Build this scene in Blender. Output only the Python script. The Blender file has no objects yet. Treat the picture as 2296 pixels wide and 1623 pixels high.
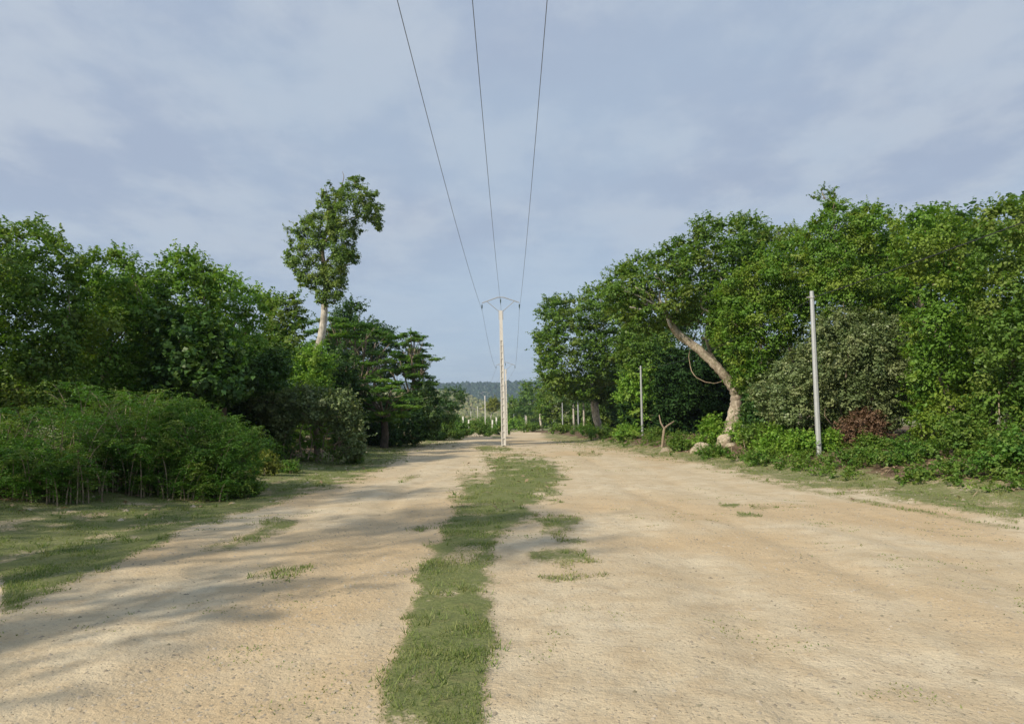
import bpy, math, random
import numpy as np
from mathutils import Vector, Matrix

# ------------------------------------------------------------------ camera, sky, sun, exposure
S = bpy.context.scene
C = S.collection
F = 1530.0                       # focal length in units of a 2296 wide frame
cam_d = bpy.data.cameras.new('camera'); cam = bpy.data.objects.new('camera', cam_d); C.objects.link(cam)
cam_d.sensor_width = 36.0; cam_d.lens = 36.0 * F / 2296.0
cam_d.clip_start = 0.1; cam_d.clip_end = 20000
EYE = 1.6
Rm = Matrix.Rotation(math.radians(90 + 5.28), 3, 'X') @ Matrix.Rotation(-0.012, 3, 'Z')
cam.matrix_world = Matrix.Translation((0, 0, EYE)) @ Rm.to_4x4()
S.camera = cam
SUN_EL = math.radians(33); SUN_DIR = Vector((-0.70 * math.cos(SUN_EL), -0.7141 * math.cos(SUN_EL), math.sin(SUN_EL)))
sun_d = bpy.data.lights.new('sun', 'SUN'); sun_d.energy = 4.8; sun_d.angle = math.radians(1.5); sun_d.color = (1.0, 0.89, 0.72)
sun = bpy.data.objects.new('sun', sun_d); C.objects.link(sun)
sun.rotation_euler = SUN_DIR.to_track_quat('Z', 'Y').to_euler(); sun.location = (-30, -30, 40)
W = bpy.data.worlds.new('World'); S.world = W; W.use_nodes = True
nt = W.node_tree; nt.nodes.clear(); N = nt.nodes.new; L = nt.links.new
out = N('ShaderNodeOutputWorld'); bg = N('ShaderNodeBackground'); bg.inputs['Strength'].default_value = 0.10
sky = N('ShaderNodeTexSky'); sky.sky_type = 'NISHITA'; sky.sun_disc = False; sky.sun_elevation = SUN_EL
sky.sun_rotation = math.atan2(SUN_DIR.x, SUN_DIR.y); sky.air_density = 1.0; sky.dust_density = 1.0; sky.ozone_density = 1.2
tc = N('ShaderNodeTexCoord'); sep = N('ShaderNodeSeparateXYZ'); L(tc.outputs['Generated'], sep.inputs[0])
def wm(op, a, b=None, clamp=False):
    m = N('ShaderNodeMath'); m.operation = op; m.use_clamp = clamp
    for i, v in enumerate((a, b)):
        if v is None: continue
        if isinstance(v, (int, float)): m.inputs[i].default_value = v
        else: L(v, m.inputs[i])
    return m.outputs[0]
zz = wm('ADD', wm('MAXIMUM', sep.outputs[2], 0.0), 0.09)
cx = wm('DIVIDE', sep.outputs[0], zz); cy = wm('DIVIDE', sep.outputs[1], zz)
cmb = N('ShaderNodeCombineXYZ'); L(cx, cmb.inputs[0]); L(cy, cmb.inputs[1])
def noise_w(scale, det, rough, off):
    mp = N('ShaderNodeMapping'); mp.inputs['Location'].default_value = off; mp.inputs['Scale'].default_value = (1.0, 0.8, 1)
    L(cmb.outputs[0], mp.inputs[0])
    n = N('ShaderNodeTexNoise'); n.inputs['Scale'].default_value = scale; n.inputs['Detail'].default_value = det
    n.inputs['Roughness'].default_value = rough; L(mp.outputs[0], n.inputs['Vector']); return n.outputs['Fac']
n1 = noise_w(0.75, 7, 0.52, (3.1, 1.7, 0)); n2 = noise_w(2.4, 6, 0.6, (0.4, 9.0, 0))
mr = N('ShaderNodeMapRange'); mr.interpolation_type = 'SMOOTHSTEP'; mr.inputs[1].default_value = 0.34; mr.inputs[2].default_value = 0.60
L(n1, mr.inputs[0])
mr2 = N('ShaderNodeMapRange'); mr2.interpolation_type = 'SMOOTHSTEP'; mr2.inputs[1].default_value = 0.38; mr2.inputs[2].default_value = 0.62
L(n2, mr2.inputs[0])
mr3 = N('ShaderNodeMapRange'); mr3.interpolation_type = 'SMOOTHSTEP'; mr3.inputs[1].default_value = 0.10; mr3.inputs[2].default_value = 0.32
L(sep.outputs[2], mr3.inputs[0])
cover = wm('MULTIPLY', wm('ADD', wm('MULTIPLY', mr.outputs[0], 0.50), 0.46), wm('ADD', wm('MULTIPLY', mr3.outputs[0], 0.65), 0.35))
cc = N('ShaderNodeMixRGB'); cc.inputs[1].default_value = (3.6, 4.3, 5.6, 1); cc.inputs[2].default_value = (4.75, 5.35, 6.25, 1)
L(mr2.outputs[0], cc.inputs[0])
clearmix = N('ShaderNodeMixRGB'); clearmix.inputs[0].default_value = 0.75; clearmix.inputs[2].default_value = (4.8, 6.0, 7.3, 1)
L(sky.outputs[0], clearmix.inputs[1])
mx = N('ShaderNodeMixRGB'); L(cover, mx.inputs[0]); L(clearmix.outputs[0], mx.inputs[1]); L(cc.outputs[0], mx.inputs[2])
L(mx.outputs[0], bg.inputs['Color']); L(bg.outputs[0], out.inputs['Surface'])
S.view_settings.view_transform = 'Standard'; S.view_settings.look = 'None'; S.view_settings.gamma = 1.0
S.view_settings.use_curve_mapping = False; S.view_settings.exposure = 0.10
S.render.engine = 'CYCLES'
S.cycles.max_bounces = 6; S.cycles.diffuse_bounces = 3; S.cycles.glossy_bounces = 2; S.cycles.transmission_bounces = 3
S.cycles.volume_bounces = 0; S.cycles.transparent_max_bounces = 4; S.cycles.use_denoising = True

rs = np.random.RandomState(11)
random.seed(5)

# ------------------------------------------------------------------ geometry helpers
Rn = np.array(Rm)
def ray(px, py):
    d = Rn @ np.array([(px - 1148.0) / F, (811.5 - py) / F, -1.0]); return d
def at(px, py, D):
    d = ray(px, py); return Vector((d[0] * D / d[1], D, EYE + d[2] * D / d[1]))
def gpt(px, py, z=0.0):
    d = ray(px, py); t = (z - EYE) / d[2]; return Vector((d[0] * t, d[1] * t, z))
def project(x, y, z):
    v = np.stack([x, y, z - EYE], -1) @ Rn
    return 1148.0 + F * v[..., 0] / -v[..., 2], 811.5 - F * v[..., 1] / -v[..., 2], -v[..., 2]

class VN:                                   # smooth value noise on numpy arrays
    def __init__(s, seed): s.t = np.random.RandomState(seed).rand(256, 256)
    def __call__(s, x, y):
        xi = np.floor(x).astype(int); yi = np.floor(y).astype(int); fx = x - xi; fy = y - yi
        fx = fx * fx * (3 - 2 * fx); fy = fy * fy * (3 - 2 * fy); t = s.t
        a = t[xi & 255, yi & 255]; b = t[(xi + 1) & 255, yi & 255]; c = t[xi & 255, (yi + 1) & 255]; d = t[(xi + 1) & 255, (yi + 1) & 255]
        return (a * (1 - fx) + b * fx) * (1 - fy) + (c * (1 - fx) + d * fx) * fy
    def fbm(s, x, y, o=4):
        r = 0; w = 0; a = 1.0
        for k in range(o): r = r + a * s(x * 2 ** k + 17 * k, y * 2 ** k + 31 * k); w += a; a *= 0.55
        return r / w
vn1, vn2, vn3, vn4 = VN(1), VN(2), VN(3), VN(4)
def sstep(a, b, v): t = np.clip((v - a) / (b - a), 0, 1); return t * t * (3 - 2 * t)

def tag(o, label=None, cat=None, group=None, kind=None):
    if label: o['label'] = label
    if cat: o['category'] = cat
    if group: o['group'] = group
    if kind: o['kind'] = kind
    return o
def empty(name, loc, label, cat, group=None):
    o = bpy.data.objects.new(name, None); C.objects.link(o); o.location = loc; o.empty_display_size = 0.3
    return tag(o, label, cat, group)
def link(name, me, mat, parent=None, loc=None):
    if mat and not me.materials: me.materials.append(mat)
    o = bpy.data.objects.new(name, me); C.objects.link(o)
    if parent:
        o.parent = parent
        if loc is not None: o.location = loc
        else: o.location = -parent.location      # meshes are written in world coordinates
    elif loc is not None: o.location = loc
    return o
def np_mesh(name, V, Fc, n, attrs=None, smooth=False):
    """V (k,3); Fc (m,n) faces of n corners"""
    me = bpy.data.meshes.new(name); V = np.asarray(V, np.float32); Fc = np.asarray(Fc, np.int32)
    me.vertices.add(len(V)); me.vertices.foreach_set('co', V.ravel())
    me.loops.add(Fc.size); me.loops.foreach_set('vertex_index', Fc.ravel())
    me.polygons.add(len(Fc)); me.polygons.foreach_set('loop_start', np.arange(0, Fc.size, n, dtype=np.int32))
    me.polygons.foreach_set('loop_total', np.full(len(Fc), n, np.int32))
    if smooth: me.polygons.foreach_set('use_smooth', np.ones(len(Fc), bool))
    for k, a in (attrs or {}).items():
        at_ = me.attributes.new(k, 'FLOAT', 'POINT'); at_.data.foreach_set('value', np.asarray(a, np.float32))
    me.update(); me.validate(clean_customdata=False) if False else None
    return me
class MB:
    """collects boxes and tubes into one mesh"""
    def __init__(s): s.v = []; s.f = []
    def box(s, c, d, rot=None, taper=1.0):
        b = len(s.v)
        for z in (-.5, .5):
            t = taper if z > 0 else 1.0
            for x, y in ((-.5, -.5), (.5, -.5), (.5, .5), (-.5, .5)):
                p = Vector((x * d[0] * t, y * d[1] * t, z * d[2]))
                if rot is not None: p = rot @ p
                s.v.append(p + Vector(c))
        for q in ((3, 2, 1, 0), (4, 5, 6, 7), (0, 1, 5, 4), (1, 2, 6, 5), (2, 3, 7, 6), (3, 0, 4, 7)): s.f.append([b + i for i in q])
        return s
    def tube(s, pts, rads, n=7, cap=True, rough=0.0):
        pts = [Vector(p) for p in pts]; b = len(s.v); up = Vector((0.13, 0.31, 0.94)).normalized(); last = None
        for i, p in enumerate(pts):
            t = (pts[min(i + 1, len(pts) - 1)] - pts[max(i - 1, 0)]).normalized()
            if last is None:
                a = t.cross(up)
                if a.length < 0.2: a = t.cross(Vector((1, 0, 0)))
            else: a = last - t * last.dot(t)
            a.normalize(); last = a.copy(); c = t.cross(a)
            for k in range(n):
                an = 2 * math.pi * k / n; r = rads[i] * (1 + rough * (random.random() - .5))
                s.v.append(p + a * (math.cos(an) * r) + c * (math.sin(an) * r))
        for i in range(len(pts) - 1):
            for k in range(n):
                k2 = (k + 1) % n; s.f.append([b + i * n + k, b + i * n + k2, b + (i + 1) * n + k2, b + (i + 1) * n + k])
        if cap:
            s.f.append([b + k for k in range(n)][::-1]); e = b + (len(pts) - 1) * n; s.f.append([e + k for k in range(n)])
        return s
    def build(s, name, mat, parent=None, smooth=False):
        me = bpy.data.meshes.new(name); me.from_pydata([tuple(v) for v in s.v], [], s.f); me.update()
        if smooth: me.polygons.foreach_set('use_smooth', [True] * len(me.polygons))
        return link(name, me, mat, parent)
def curve_pts(ctrl, per=5, wob=0.0):
    """Catmull-Rom through control points (x,y,z,r)"""
    P = [Vector(c[:3]) for c in ctrl]; R = [c[3] for c in ctrl]; n = len(P); o = []; rr = []
    for i in range(n - 1):
        p0, p1, p2, p3 = P[max(i - 1, 0)], P[i], P[i + 1], P[min(i + 2, n - 1)]
        for k in range(per):
            t = k / per
            q = 0.5 * ((2 * p1) + (p2 - p0) * t + (2 * p0 - 5 * p1 + 4 * p2 - p3) * t * t + (3 * p1 - p0 - 3 * p2 + p3) * t ** 3)
            r = R[i] * (1 - t) + R[i + 1] * t
            if wob: q += Vector((random.uniform(-1, 1), random.uniform(-1, 1), random.uniform(-1, 1))) * wob * r
            o.append(q); rr.append(r)
    o.append(P[-1]); rr.append(R[-1]); return o, rr

# ------------------------------------------------------------------ materials
def new_mat(name):
    m = bpy.data.materials.new(name); m.use_nodes = True; t = m.node_tree; t.nodes.clear(); return m, t
class NT:
    def __init__(s, t): s.t = t
    def n(s, ty, **k):
        x = s.t.nodes.new(ty)
        for a, b in k.items(): setattr(x, a, b)
        return x
    def l(s, a, b): s.t.links.new(a, b)
    def put(s, sock, v):
        if isinstance(v, bpy.types.NodeSocket): s.l(v, sock)
        elif isinstance(v, (tuple, list)) and len(v) == 3 and sock.type == 'RGBA': sock.default_value = (*v, 1)
        else: sock.default_value = v
    def math(s, op, a, b=0.0, clamp=False):
        m = s.n('ShaderNodeMath', operation=op, use_clamp=clamp); s.put(m.inputs[0], a); s.put(m.inputs[1], b); return m.outputs[0]
    def mix(s, f, a, b, bt='MIX'):
        m = s.n('ShaderNodeMixRGB', blend_type=bt); s.put(m.inputs[0], f); s.put(m.inputs[1], a); s.put(m.inputs[2], b); return m.outputs[0]
    def noise(s, vec, scale, det=4, rough=0.55, dist=0.0):
        m = s.n('ShaderNodeTexNoise'); m.inputs['Scale'].default_value = scale; m.inputs['Detail'].default_value = det
        m.inputs['Roughness'].default_value = rough; m.inputs['Distortion'].default_value = dist
        if vec is not None: s.l(vec, m.inputs['Vector'])
        return m.outputs['Fac']
    def rng(s, v, a, b, c=0.0, d=1.0, smooth=True):
        m = s.n('ShaderNodeMapRange'); m.interpolation_type = 'SMOOTHSTEP' if smooth else 'LINEAR'
        s.put(m.inputs[0], v)
        for i, q in enumerate((a, b, c, d)): s.put(m.inputs[i + 1], q)
        return m.outputs[0]
    def attr(s, name):
        m = s.n('ShaderNodeAttribute', attribute_name=name); return m.outputs['Fac']
def leaf_mat(name, c0, c1, c2=None, trans=0.35, rough=0.5, spec=0.35):
    m, t = new_mat(name); g = NT(t); a = g.attr('tint'); b = g.attr('clump')
    col = g.mix(a, c0, c1)
    if c2: col = g.mix(g.rng(b, 0.45, 1.0), col, g.mix(0.65, col, c2))
    p = g.n('ShaderNodeBsdfPrincipled'); g.put(p.inputs['Base Color'], col); p.inputs['Roughness'].default_value = rough
    p.inputs['Specular IOR Level'].default_value = spec
    tr = g.n('ShaderNodeBsdfTranslucent'); g.put(tr.inputs[0], g.mix(1.0, col, (1.15, 1.25, 0.55), 'MULTIPLY'))
    mx_ = g.n('ShaderNodeMixShader'); mx_.inputs[0].default_value = trans; g.l(p.outputs[0], mx_.inputs[1]); g.l(tr.outputs[0], mx_.inputs[2])
    o = g.n('ShaderNodeOutputMaterial'); g.l(mx_.outputs[0], o.inputs[0]); return m
M = {}
M['vine'] = leaf_mat('climber_leaf', (0.065, 0.16, 0.02), (0.19, 0.34, 0.045), (0.27, 0.33, 0.05))
M['bright'] = leaf_mat('bright_leaf', (0.11, 0.26, 0.03), (0.26, 0.44, 0.06), (0.30, 0.40, 0.07))
M['mid'] = leaf_mat('mid_leaf', (0.065, 0.145, 0.025), (0.17, 0.29, 0.045), (0.23, 0.28, 0.06))
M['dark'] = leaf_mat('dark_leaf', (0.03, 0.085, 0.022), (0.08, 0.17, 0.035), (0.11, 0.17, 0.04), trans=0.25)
M['tall'] = leaf_mat('tall_tree_leaf', (0.09, 0.165, 0.03), (0.22, 0.33, 0.07), (0.30, 0.36, 0.09), trans=0.35)
M['deep'] = leaf_mat('painted_shade_leaf', (0.014, 0.045, 0.012), (0.04, 0.09, 0.02), trans=.15, rough=.65, spec=.15)  # leaf colour darkened to paint in the canopy shade of the hollow
M['olive'] = leaf_mat('olive_leaf', (0.085, 0.135, 0.05), (0.24, 0.31, 0.13), (0.28, 0.31, 0.14), trans=0.25, rough=0.4)
M['feather'] = leaf_mat('feather_leaf', (0.06, 0.16, 0.025), (0.15, 0.30, 0.045), (0.22, 0.26, 0.06))
M['umbrella'] = leaf_mat('umbrella_leaf', (0.07, 0.17, 0.025), (0.18, 0.34, 0.05), (0.22, 0.34, 0.05))
M['russet'] = leaf_mat('dead_leaf', (0.13, 0.075, 0.05), (0.25, 0.16, 0.10), trans=0.2)
M['far'] = leaf_mat('far_leaf', (0.016, 0.04, 0.02), (0.03, 0.065, 0.028), (0.035, 0.065, 0.03), trans=.1)
M['yellowish'] = leaf_mat('yellow_green_leaf', (0.145, 0.196, 0.029), (0.290, 0.302, 0.058))
M['grass'] = leaf_mat('grass_blade', (0.10, 0.16, 0.04), (0.22, 0.28, 0.08), (0.32, 0.30, 0.13), trans=0.3, rough=0.6)
M['straw'] = leaf_mat('dry_litter', (0.13, 0.085, 0.05), (0.36, 0.27, 0.17), trans=0.1, rough=0.7)
def bark_mat(name, c0, c1, moss=None, sc=9.0):
    m, t = new_mat(name); g = NT(t); tc_ = g.n('ShaderNodeTexCoord').outputs['Object']
    mp = g.n('ShaderNodeMapping'); mp.inputs['Scale'].default_value = (1, 1, 0.35); g.l(tc_, mp.inputs[0])
    n = g.noise(mp.outputs[0], sc, 6, 0.65); n2_ = g.noise(tc_, 1.7, 4, 0.6)
    col = g.mix(g.rng(n, 0.35, 0.65), c0, c1)
    col = g.mix(g.rng(n2_, 0.45, 0.62, 0, 0.65), col, tuple(x * 0.55 for x in c0))
    if moss: col = g.mix(g.rng(g.noise(tc_, 3.3, 5, 0.7), 0.52, 0.63, 0, 0.6), col, moss)
    p = g.n('ShaderNodeBsdfPrincipled'); g.put(p.inputs['Base Color'], col); p.inputs['Roughness'].default_value = 0.85
    b = g.n('ShaderNodeBump'); b.inputs['Strength'].default_value = 0.7; b.inputs['Distance'].default_value = 0.03; g.l(n, b.inputs['Height']); g.l(b.outputs[0], p.inputs['Normal'])
    o = g.n('ShaderNodeOutputMaterial'); g.l(p.outputs[0], o.inputs[0]); return m
M['bark'] = bark_mat('bark_brown', (0.20, 0.15, 0.11), (0.33, 0.27, 0.20), (0.10, 0.14, 0.05))
M['bark_pale'] = bark_mat('bark_pale', (0.36, 0.33, 0.28), (0.60, 0.55, 0.47))
M['bark_lean'] = bark_mat('bark_tan', (0.33, 0.27, 0.20), (0.60, 0.53, 0.43), (0.14, 0.16, 0.07), 13)
M['liana'] = bark_mat('liana_wood', (0.22, 0.17, 0.12), (0.40, 0.32, 0.23))
M['stone'] = bark_mat('pale_stone', (0.34, 0.28, 0.20), (0.50, 0.43, 0.33), (0.16, 0.15, 0.08), 6)
M['shade_bark_wall'] = bark_mat('shade_dark_bark', (0.07, 0.055, 0.04), (0.13, 0.10, 0.075))  # bark darkened to paint in under-crown shade; hut wall shares it
def plain(name, c, rough=0.6, metal=0.0, var=0.12, sc=5.0, stain=None):
    m, t = new_mat(name); g = NT(t); tc_ = g.n('ShaderNodeTexCoord').outputs['Object']
    n = g.noise(tc_, sc, 6, 0.6); col = g.mix(n, tuple(x * (1 - var) for x in c), tuple(min(1, x * (1 + var)) for x in c))
    if stain:
        mp = g.n('ShaderNodeMapping'); mp.inputs['Scale'].default_value = (3, 3, 0.4); g.l(tc_, mp.inputs[0])
        col = g.mix(g.rng(g.noise(mp.outputs[0], 3.0, 5, 0.7), 0.5, 0.75, 0, 0.7), col, stain)
    p = g.n('ShaderNodeBsdfPrincipled'); g.put(p.inputs['Base Color'], col); p.inputs['Roughness'].default_value = rough; p.inputs['Metallic'].default_value = metal
    b = g.n('ShaderNodeBump'); b.inputs['Strength'].default_value = 0.25; b.inputs['Distance'].default_value = 0.01; g.l(n, b.inputs['Height']); g.l(b.outputs[0], p.inputs['Normal'])
    o = g.n('ShaderNodeOutputMaterial'); g.l(p.outputs[0], o.inputs[0]); return m
M['concrete'] = plain('pole_concrete', (0.58, 0.56, 0.52), 0.85, 0, 0.13, 7, (0.38, 0.33, 0.27))
M['steel'] = plain('galvanised_steel', (0.42, 0.43, 0.44), 0.5, 0.35, 0.2, 14, (0.30, 0.27, 0.24))
M['timber_grey'] = plain('grey_metal_post', (0.40, 0.42, 0.43), 0.5, 0.2, 0.22, 18, (0.28, 0.26, 0.24))
M['insulator'] = plain('dark_glass_insulator', (0.05, 0.09, 0.08), 0.15)
M['wire'] = plain('aluminium_wire', (0.22, 0.23, 0.25), 0.5, 0.3)
M['cable'] = plain('black_cable', (0.03, 0.03, 0.032), 0.5)
M['thatch'] = plain('thatch', (0.30, 0.24, 0.16), 0.9, 0, 0.3, 6)
M['white_post'] = plain('white_post', (0.7, 0.69, 0.65), 0.7)

# ------------------------------------------------------------------ ground
def poly_sdf(px, py, poly):
    """signed distance in pixels, positive inside"""
    P = np.asarray(poly, float); d = np.full(px.shape, 1e9); ins = np.zeros(px.shape, bool)
    for i in range(len(P)):
        a = P[i]; b = P[(i + 1) % len(P)]; e = b - a
        t = np.clip(((px - a[0]) * e[0] + (py - a[1]) * e[1]) / (e @ e + 1e-9), 0, 1)
        d = np.minimum(d, (px - a[0] - t * e[0]) ** 2 + (py - a[1] - t * e[1]) ** 2)
        c = (a[1] > py) != (b[1] > py)
        ins ^= c & (px < (b[0] - a[0]) * (py - a[1]) / (b[1] - a[1] + 1e-12) + a[0])
    d = np.sqrt(d); return np.where(ins, d, -d)
GRASS = [   # outlines of the turf read off the picture, laid on the ground once; (outline, softness, amount)
 ([(1090,1025),(1140,1024),(1205,1030),(1245,1042),(1264,1060),(1256,1085),(1246,1105),(1212,1112),(1200,1130),(1190,1150),(1160,1175),(1140,1200),(1115,1235),(1100,1260),(1085,1285),(1100,1325),(1112,1400),(1105,1500),(1070,1700),(840,1700),(890,1450),(935,1325),(950,1290),(945,1250),(972,1215),(990,1185),(1000,1160),(1012,1120),(1038,1105),(1030,1075),(1050,1066),(1096,1072),(1100,1050)], 14, 1.0),
 ([(1058,1003),(1088,999),(1110,1003),(1135,1001),(1150,1007),(1125,1013),(1090,1012)], 3, 1.0),
 ([(1100,977),(1122,975),(1126,981),(1105,984)], 2, 0.9),
 ([(0,1390),(363,1222),(440,1183),(520,1155),(640,1123),(740,1090),(800,1070),(860,1050),(908,1025),(912,1014),(870,1004),(950,1000),(1030,987),(1042,979),(1020,955),(600,955),(0,965)], 8, 0.95),
 ([(440,1235),(480,1218),(530,1210),(575,1190),(600,1172),(660,1164),(650,1178),(605,1192),(565,1212),(520,1232),(470,1241)], 7, 0.9),
 ([(905,1186),(925,1180),(955,1184),(940,1191),(915,1190)], 4, 0.8),
 ([(560,1296),(590,1282),(640,1278),(690,1272),(670,1292),(610,1306)], 8, 0.6),
 ([(895,1075),(925,1065),(940,1066),(915,1078)], 4, 0.6),
 ([(1210,1165),(1250,1156),(1300,1160),(1290,1175),(1245,1200),(1212,1200)], 7, 0.85),
 ([(1190,1240),(1230,1230),(1290,1232),(1350,1255),(1340,1262),(1260,1270),(1210,1262)], 8, 0.85),
 ([(1205,1295),(1250,1288),(1310,1290),(1360,1290),(1310,1306),(1230,1310)], 7, 0.8),
 ([(1235,1208),(1255,1202),(1320,1214),(1300,1218),(1245,1216)], 4, 0.7),
 ([(1612,1129),(1655,1129),(1652,1134),(1618,1134)], 2.5, 0.9), ([(1655,1152),(1710,1154),(1705,1159),(1660,1157)], 2.5, 0.8),
 ([(1685,1134),(1745,1136),(1735,1141),(1690,1140)], 3, 0.55),
 ([(1290,1012),(1350,1018),(1340,1023),(1300,1020)], 3, 0.6),
 ([(1560,1048),(1650,1063),(1740,1083),(1933,1118),(2296,1186),(2296,1194),(1933,1127),(1740,1089),(1650,1068)], 3, 0.62),
 ([(1215,972),(1222,984),(1260,994),(1330,1000),(1430,1017),(1520,1030),(1650,1057),(1760,1083),(1860,1097),(1933,1104),(2296,1172),(2400,1190),(2400,930),(1215,930)], 6, 0.85),
]
EDGE_R = [(-60, 8.5), (0, 8.5), (15.2, 7.9), (22, 7.4), (34, 6.6), (49, 5.6), (80, 4.6), (110, 4.0), (400, -30)]
def edge_r(y): return np.interp(y, [e[0] for e in EDGE_R], [e[1] for e in EDGE_R])
EDGE_L = [(-60, -7.5), (8, -5.6), (20, -5.9), (33, -6.6), (45, -7.4), (90, -7.0), (400, -60)]
def edge_l(y): return np.interp(y, [e[0] for e in EDGE_L], [e[1] for e in EDGE_L])
def ground_z(x, y):
    x = np.asarray(x, float); y = np.asarray(y, float)
    z = (vn1.fbm(x * 0.35 + 50, y * 0.35 + 50) - 0.5) * 0.05
    z = z + 0.75 * sstep(0.8, 6.0, x - edge_r(y)) * (1 - sstep(90, 200, y)) + 0.35 * sstep(0.5, 5.0, edge_l(y) - x) * (1 - sstep(90, 200, y))
    z = z + (vn2.fbm(x * 0.7 + 9, y * 0.7 + 9) - 0.5) * 0.18 * np.maximum(sstep(0.5, 4, x - edge_r(y)), sstep(0.5, 4, edge_l(y) - x))
    return z
def ruts(x, y):
    w = (vn1(y * .12 + 5, y * 0 + 3) - .5) * 1.1; r = 0
    for x0, a in ((-3.9, .9), (-2.35, 1.0), (1.7, .8), (3.25, 1.0), (4.6, .7), (6.0, .6)): r = np.maximum(r, a * np.exp(-((x - x0 - w) / .26) ** 2))
    return r * (.35 + .9 * vn3(x * .7 + 3, y * .22 + 8)) * (y > -20) * (y < 120)
def relief(x, y): return -0.035 * ruts(x, y) + (vn4.fbm(x * 3, y * 3, 4) - 0.5) * 0.035 + (vn2.fbm(x * 1.1 + 70, y * 0.45 + 70, 3) - 0.5) * 0.06
def gz(x, y): return float(ground_z(np.array([x]), np.array([y]))[0])
def masks(x, y):
    px, py, dep = project(x, y, np.zeros_like(x)); ok = dep > 1.5
    px = np.where(ok, px, -9e3); py = np.where(ok, py, -9e3)
    g = np.zeros_like(x); nz = vn3.fbm(x * 1.1 + 40, y * 1.1 + 40, 5) - 0.5; nf = vn4.fbm(x * 5 + 90, y * 3 + 90, 4) - 0.5
    for poly, soft, amt in GRASS:
        s = poly_sdf(px, py, poly) + nz * soft * 4.2 + nf * soft * 3.6
        g = np.maximum(g, amt * sstep(-soft * 1.5, soft * 1.5, s))
    # left and right of the picture and behind the camera the verges carry on
    far = (~ok) | (py > 1650) | (px > 2285) | (px < 5)
    lv = sstep(-0.3, 0.5, (edge_l(y) - x) + nz * 1.4); rv = sstep(-0.3, 0.5, (x - edge_r(y) - 0.3) + nz * 1.4)
    md = sstep(0.55, -0.1, np.abs(x + 0.75) - 0.55 + nz * 0.8)
    g = np.where(far, np.maximum(np.maximum(lv, rv), md), g)
    g = np.maximum(g, 0.9 * sstep(120, 190, y + nz * 30) * (np.abs(x) < 1e9))
    g = np.maximum(g, np.where((x < -5.5) & (y < 60), lv * 0.95, 0))
    # bare scars inside the turf
    g = g * (1 - 0.45 * sstep(0.58, 0.74, vn2.fbm(x * 1.6 + 7, y * 1.2 + 3, 4)))
    lit = np.maximum(sstep(1.6, 3.2, x - edge_r(y) + nz * 2), sstep(2.6, 4.6, edge_l(y) - x + nz * 2)) * (1 - sstep(120, 190, y))
    st = sstep(0.50, 0.68, vn4.fbm(x * 0.32 + 200, y * 0.16 + 100, 4)) * 0.75
    # worn hollows beside the median; soft shade streaks painted in as darker soil
    for cxp, cyp, rx, ry, a in ((1330,1135,150,14,1.0),(1480,1130,120,16,.7),(1260,1280,90,20,.8),(760,1285,190,16,.9),(1000,1015,90,8,.6),(1330,1016,130,5,.75),(1180,1008,100,5,.5),(1500,1290,110,14,.5),(1700,1165,110,10,.55),(1240,1150,60,25,.6),(1950,1160,120,12,.5),(1640,1205,160,14,.4)):
        q = ((px - cxp) / rx) ** 2 + ((py - cyp) / ry) ** 2
        st = np.maximum(st, a * np.exp(-q) * (0.7 + nz * 1.2))
    st = np.maximum(st, .62 * ruts(x, y) * (.4 + nz * 2))
    return g, np.clip(lit, 0, 1), np.clip(st, 0, 1)
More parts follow.
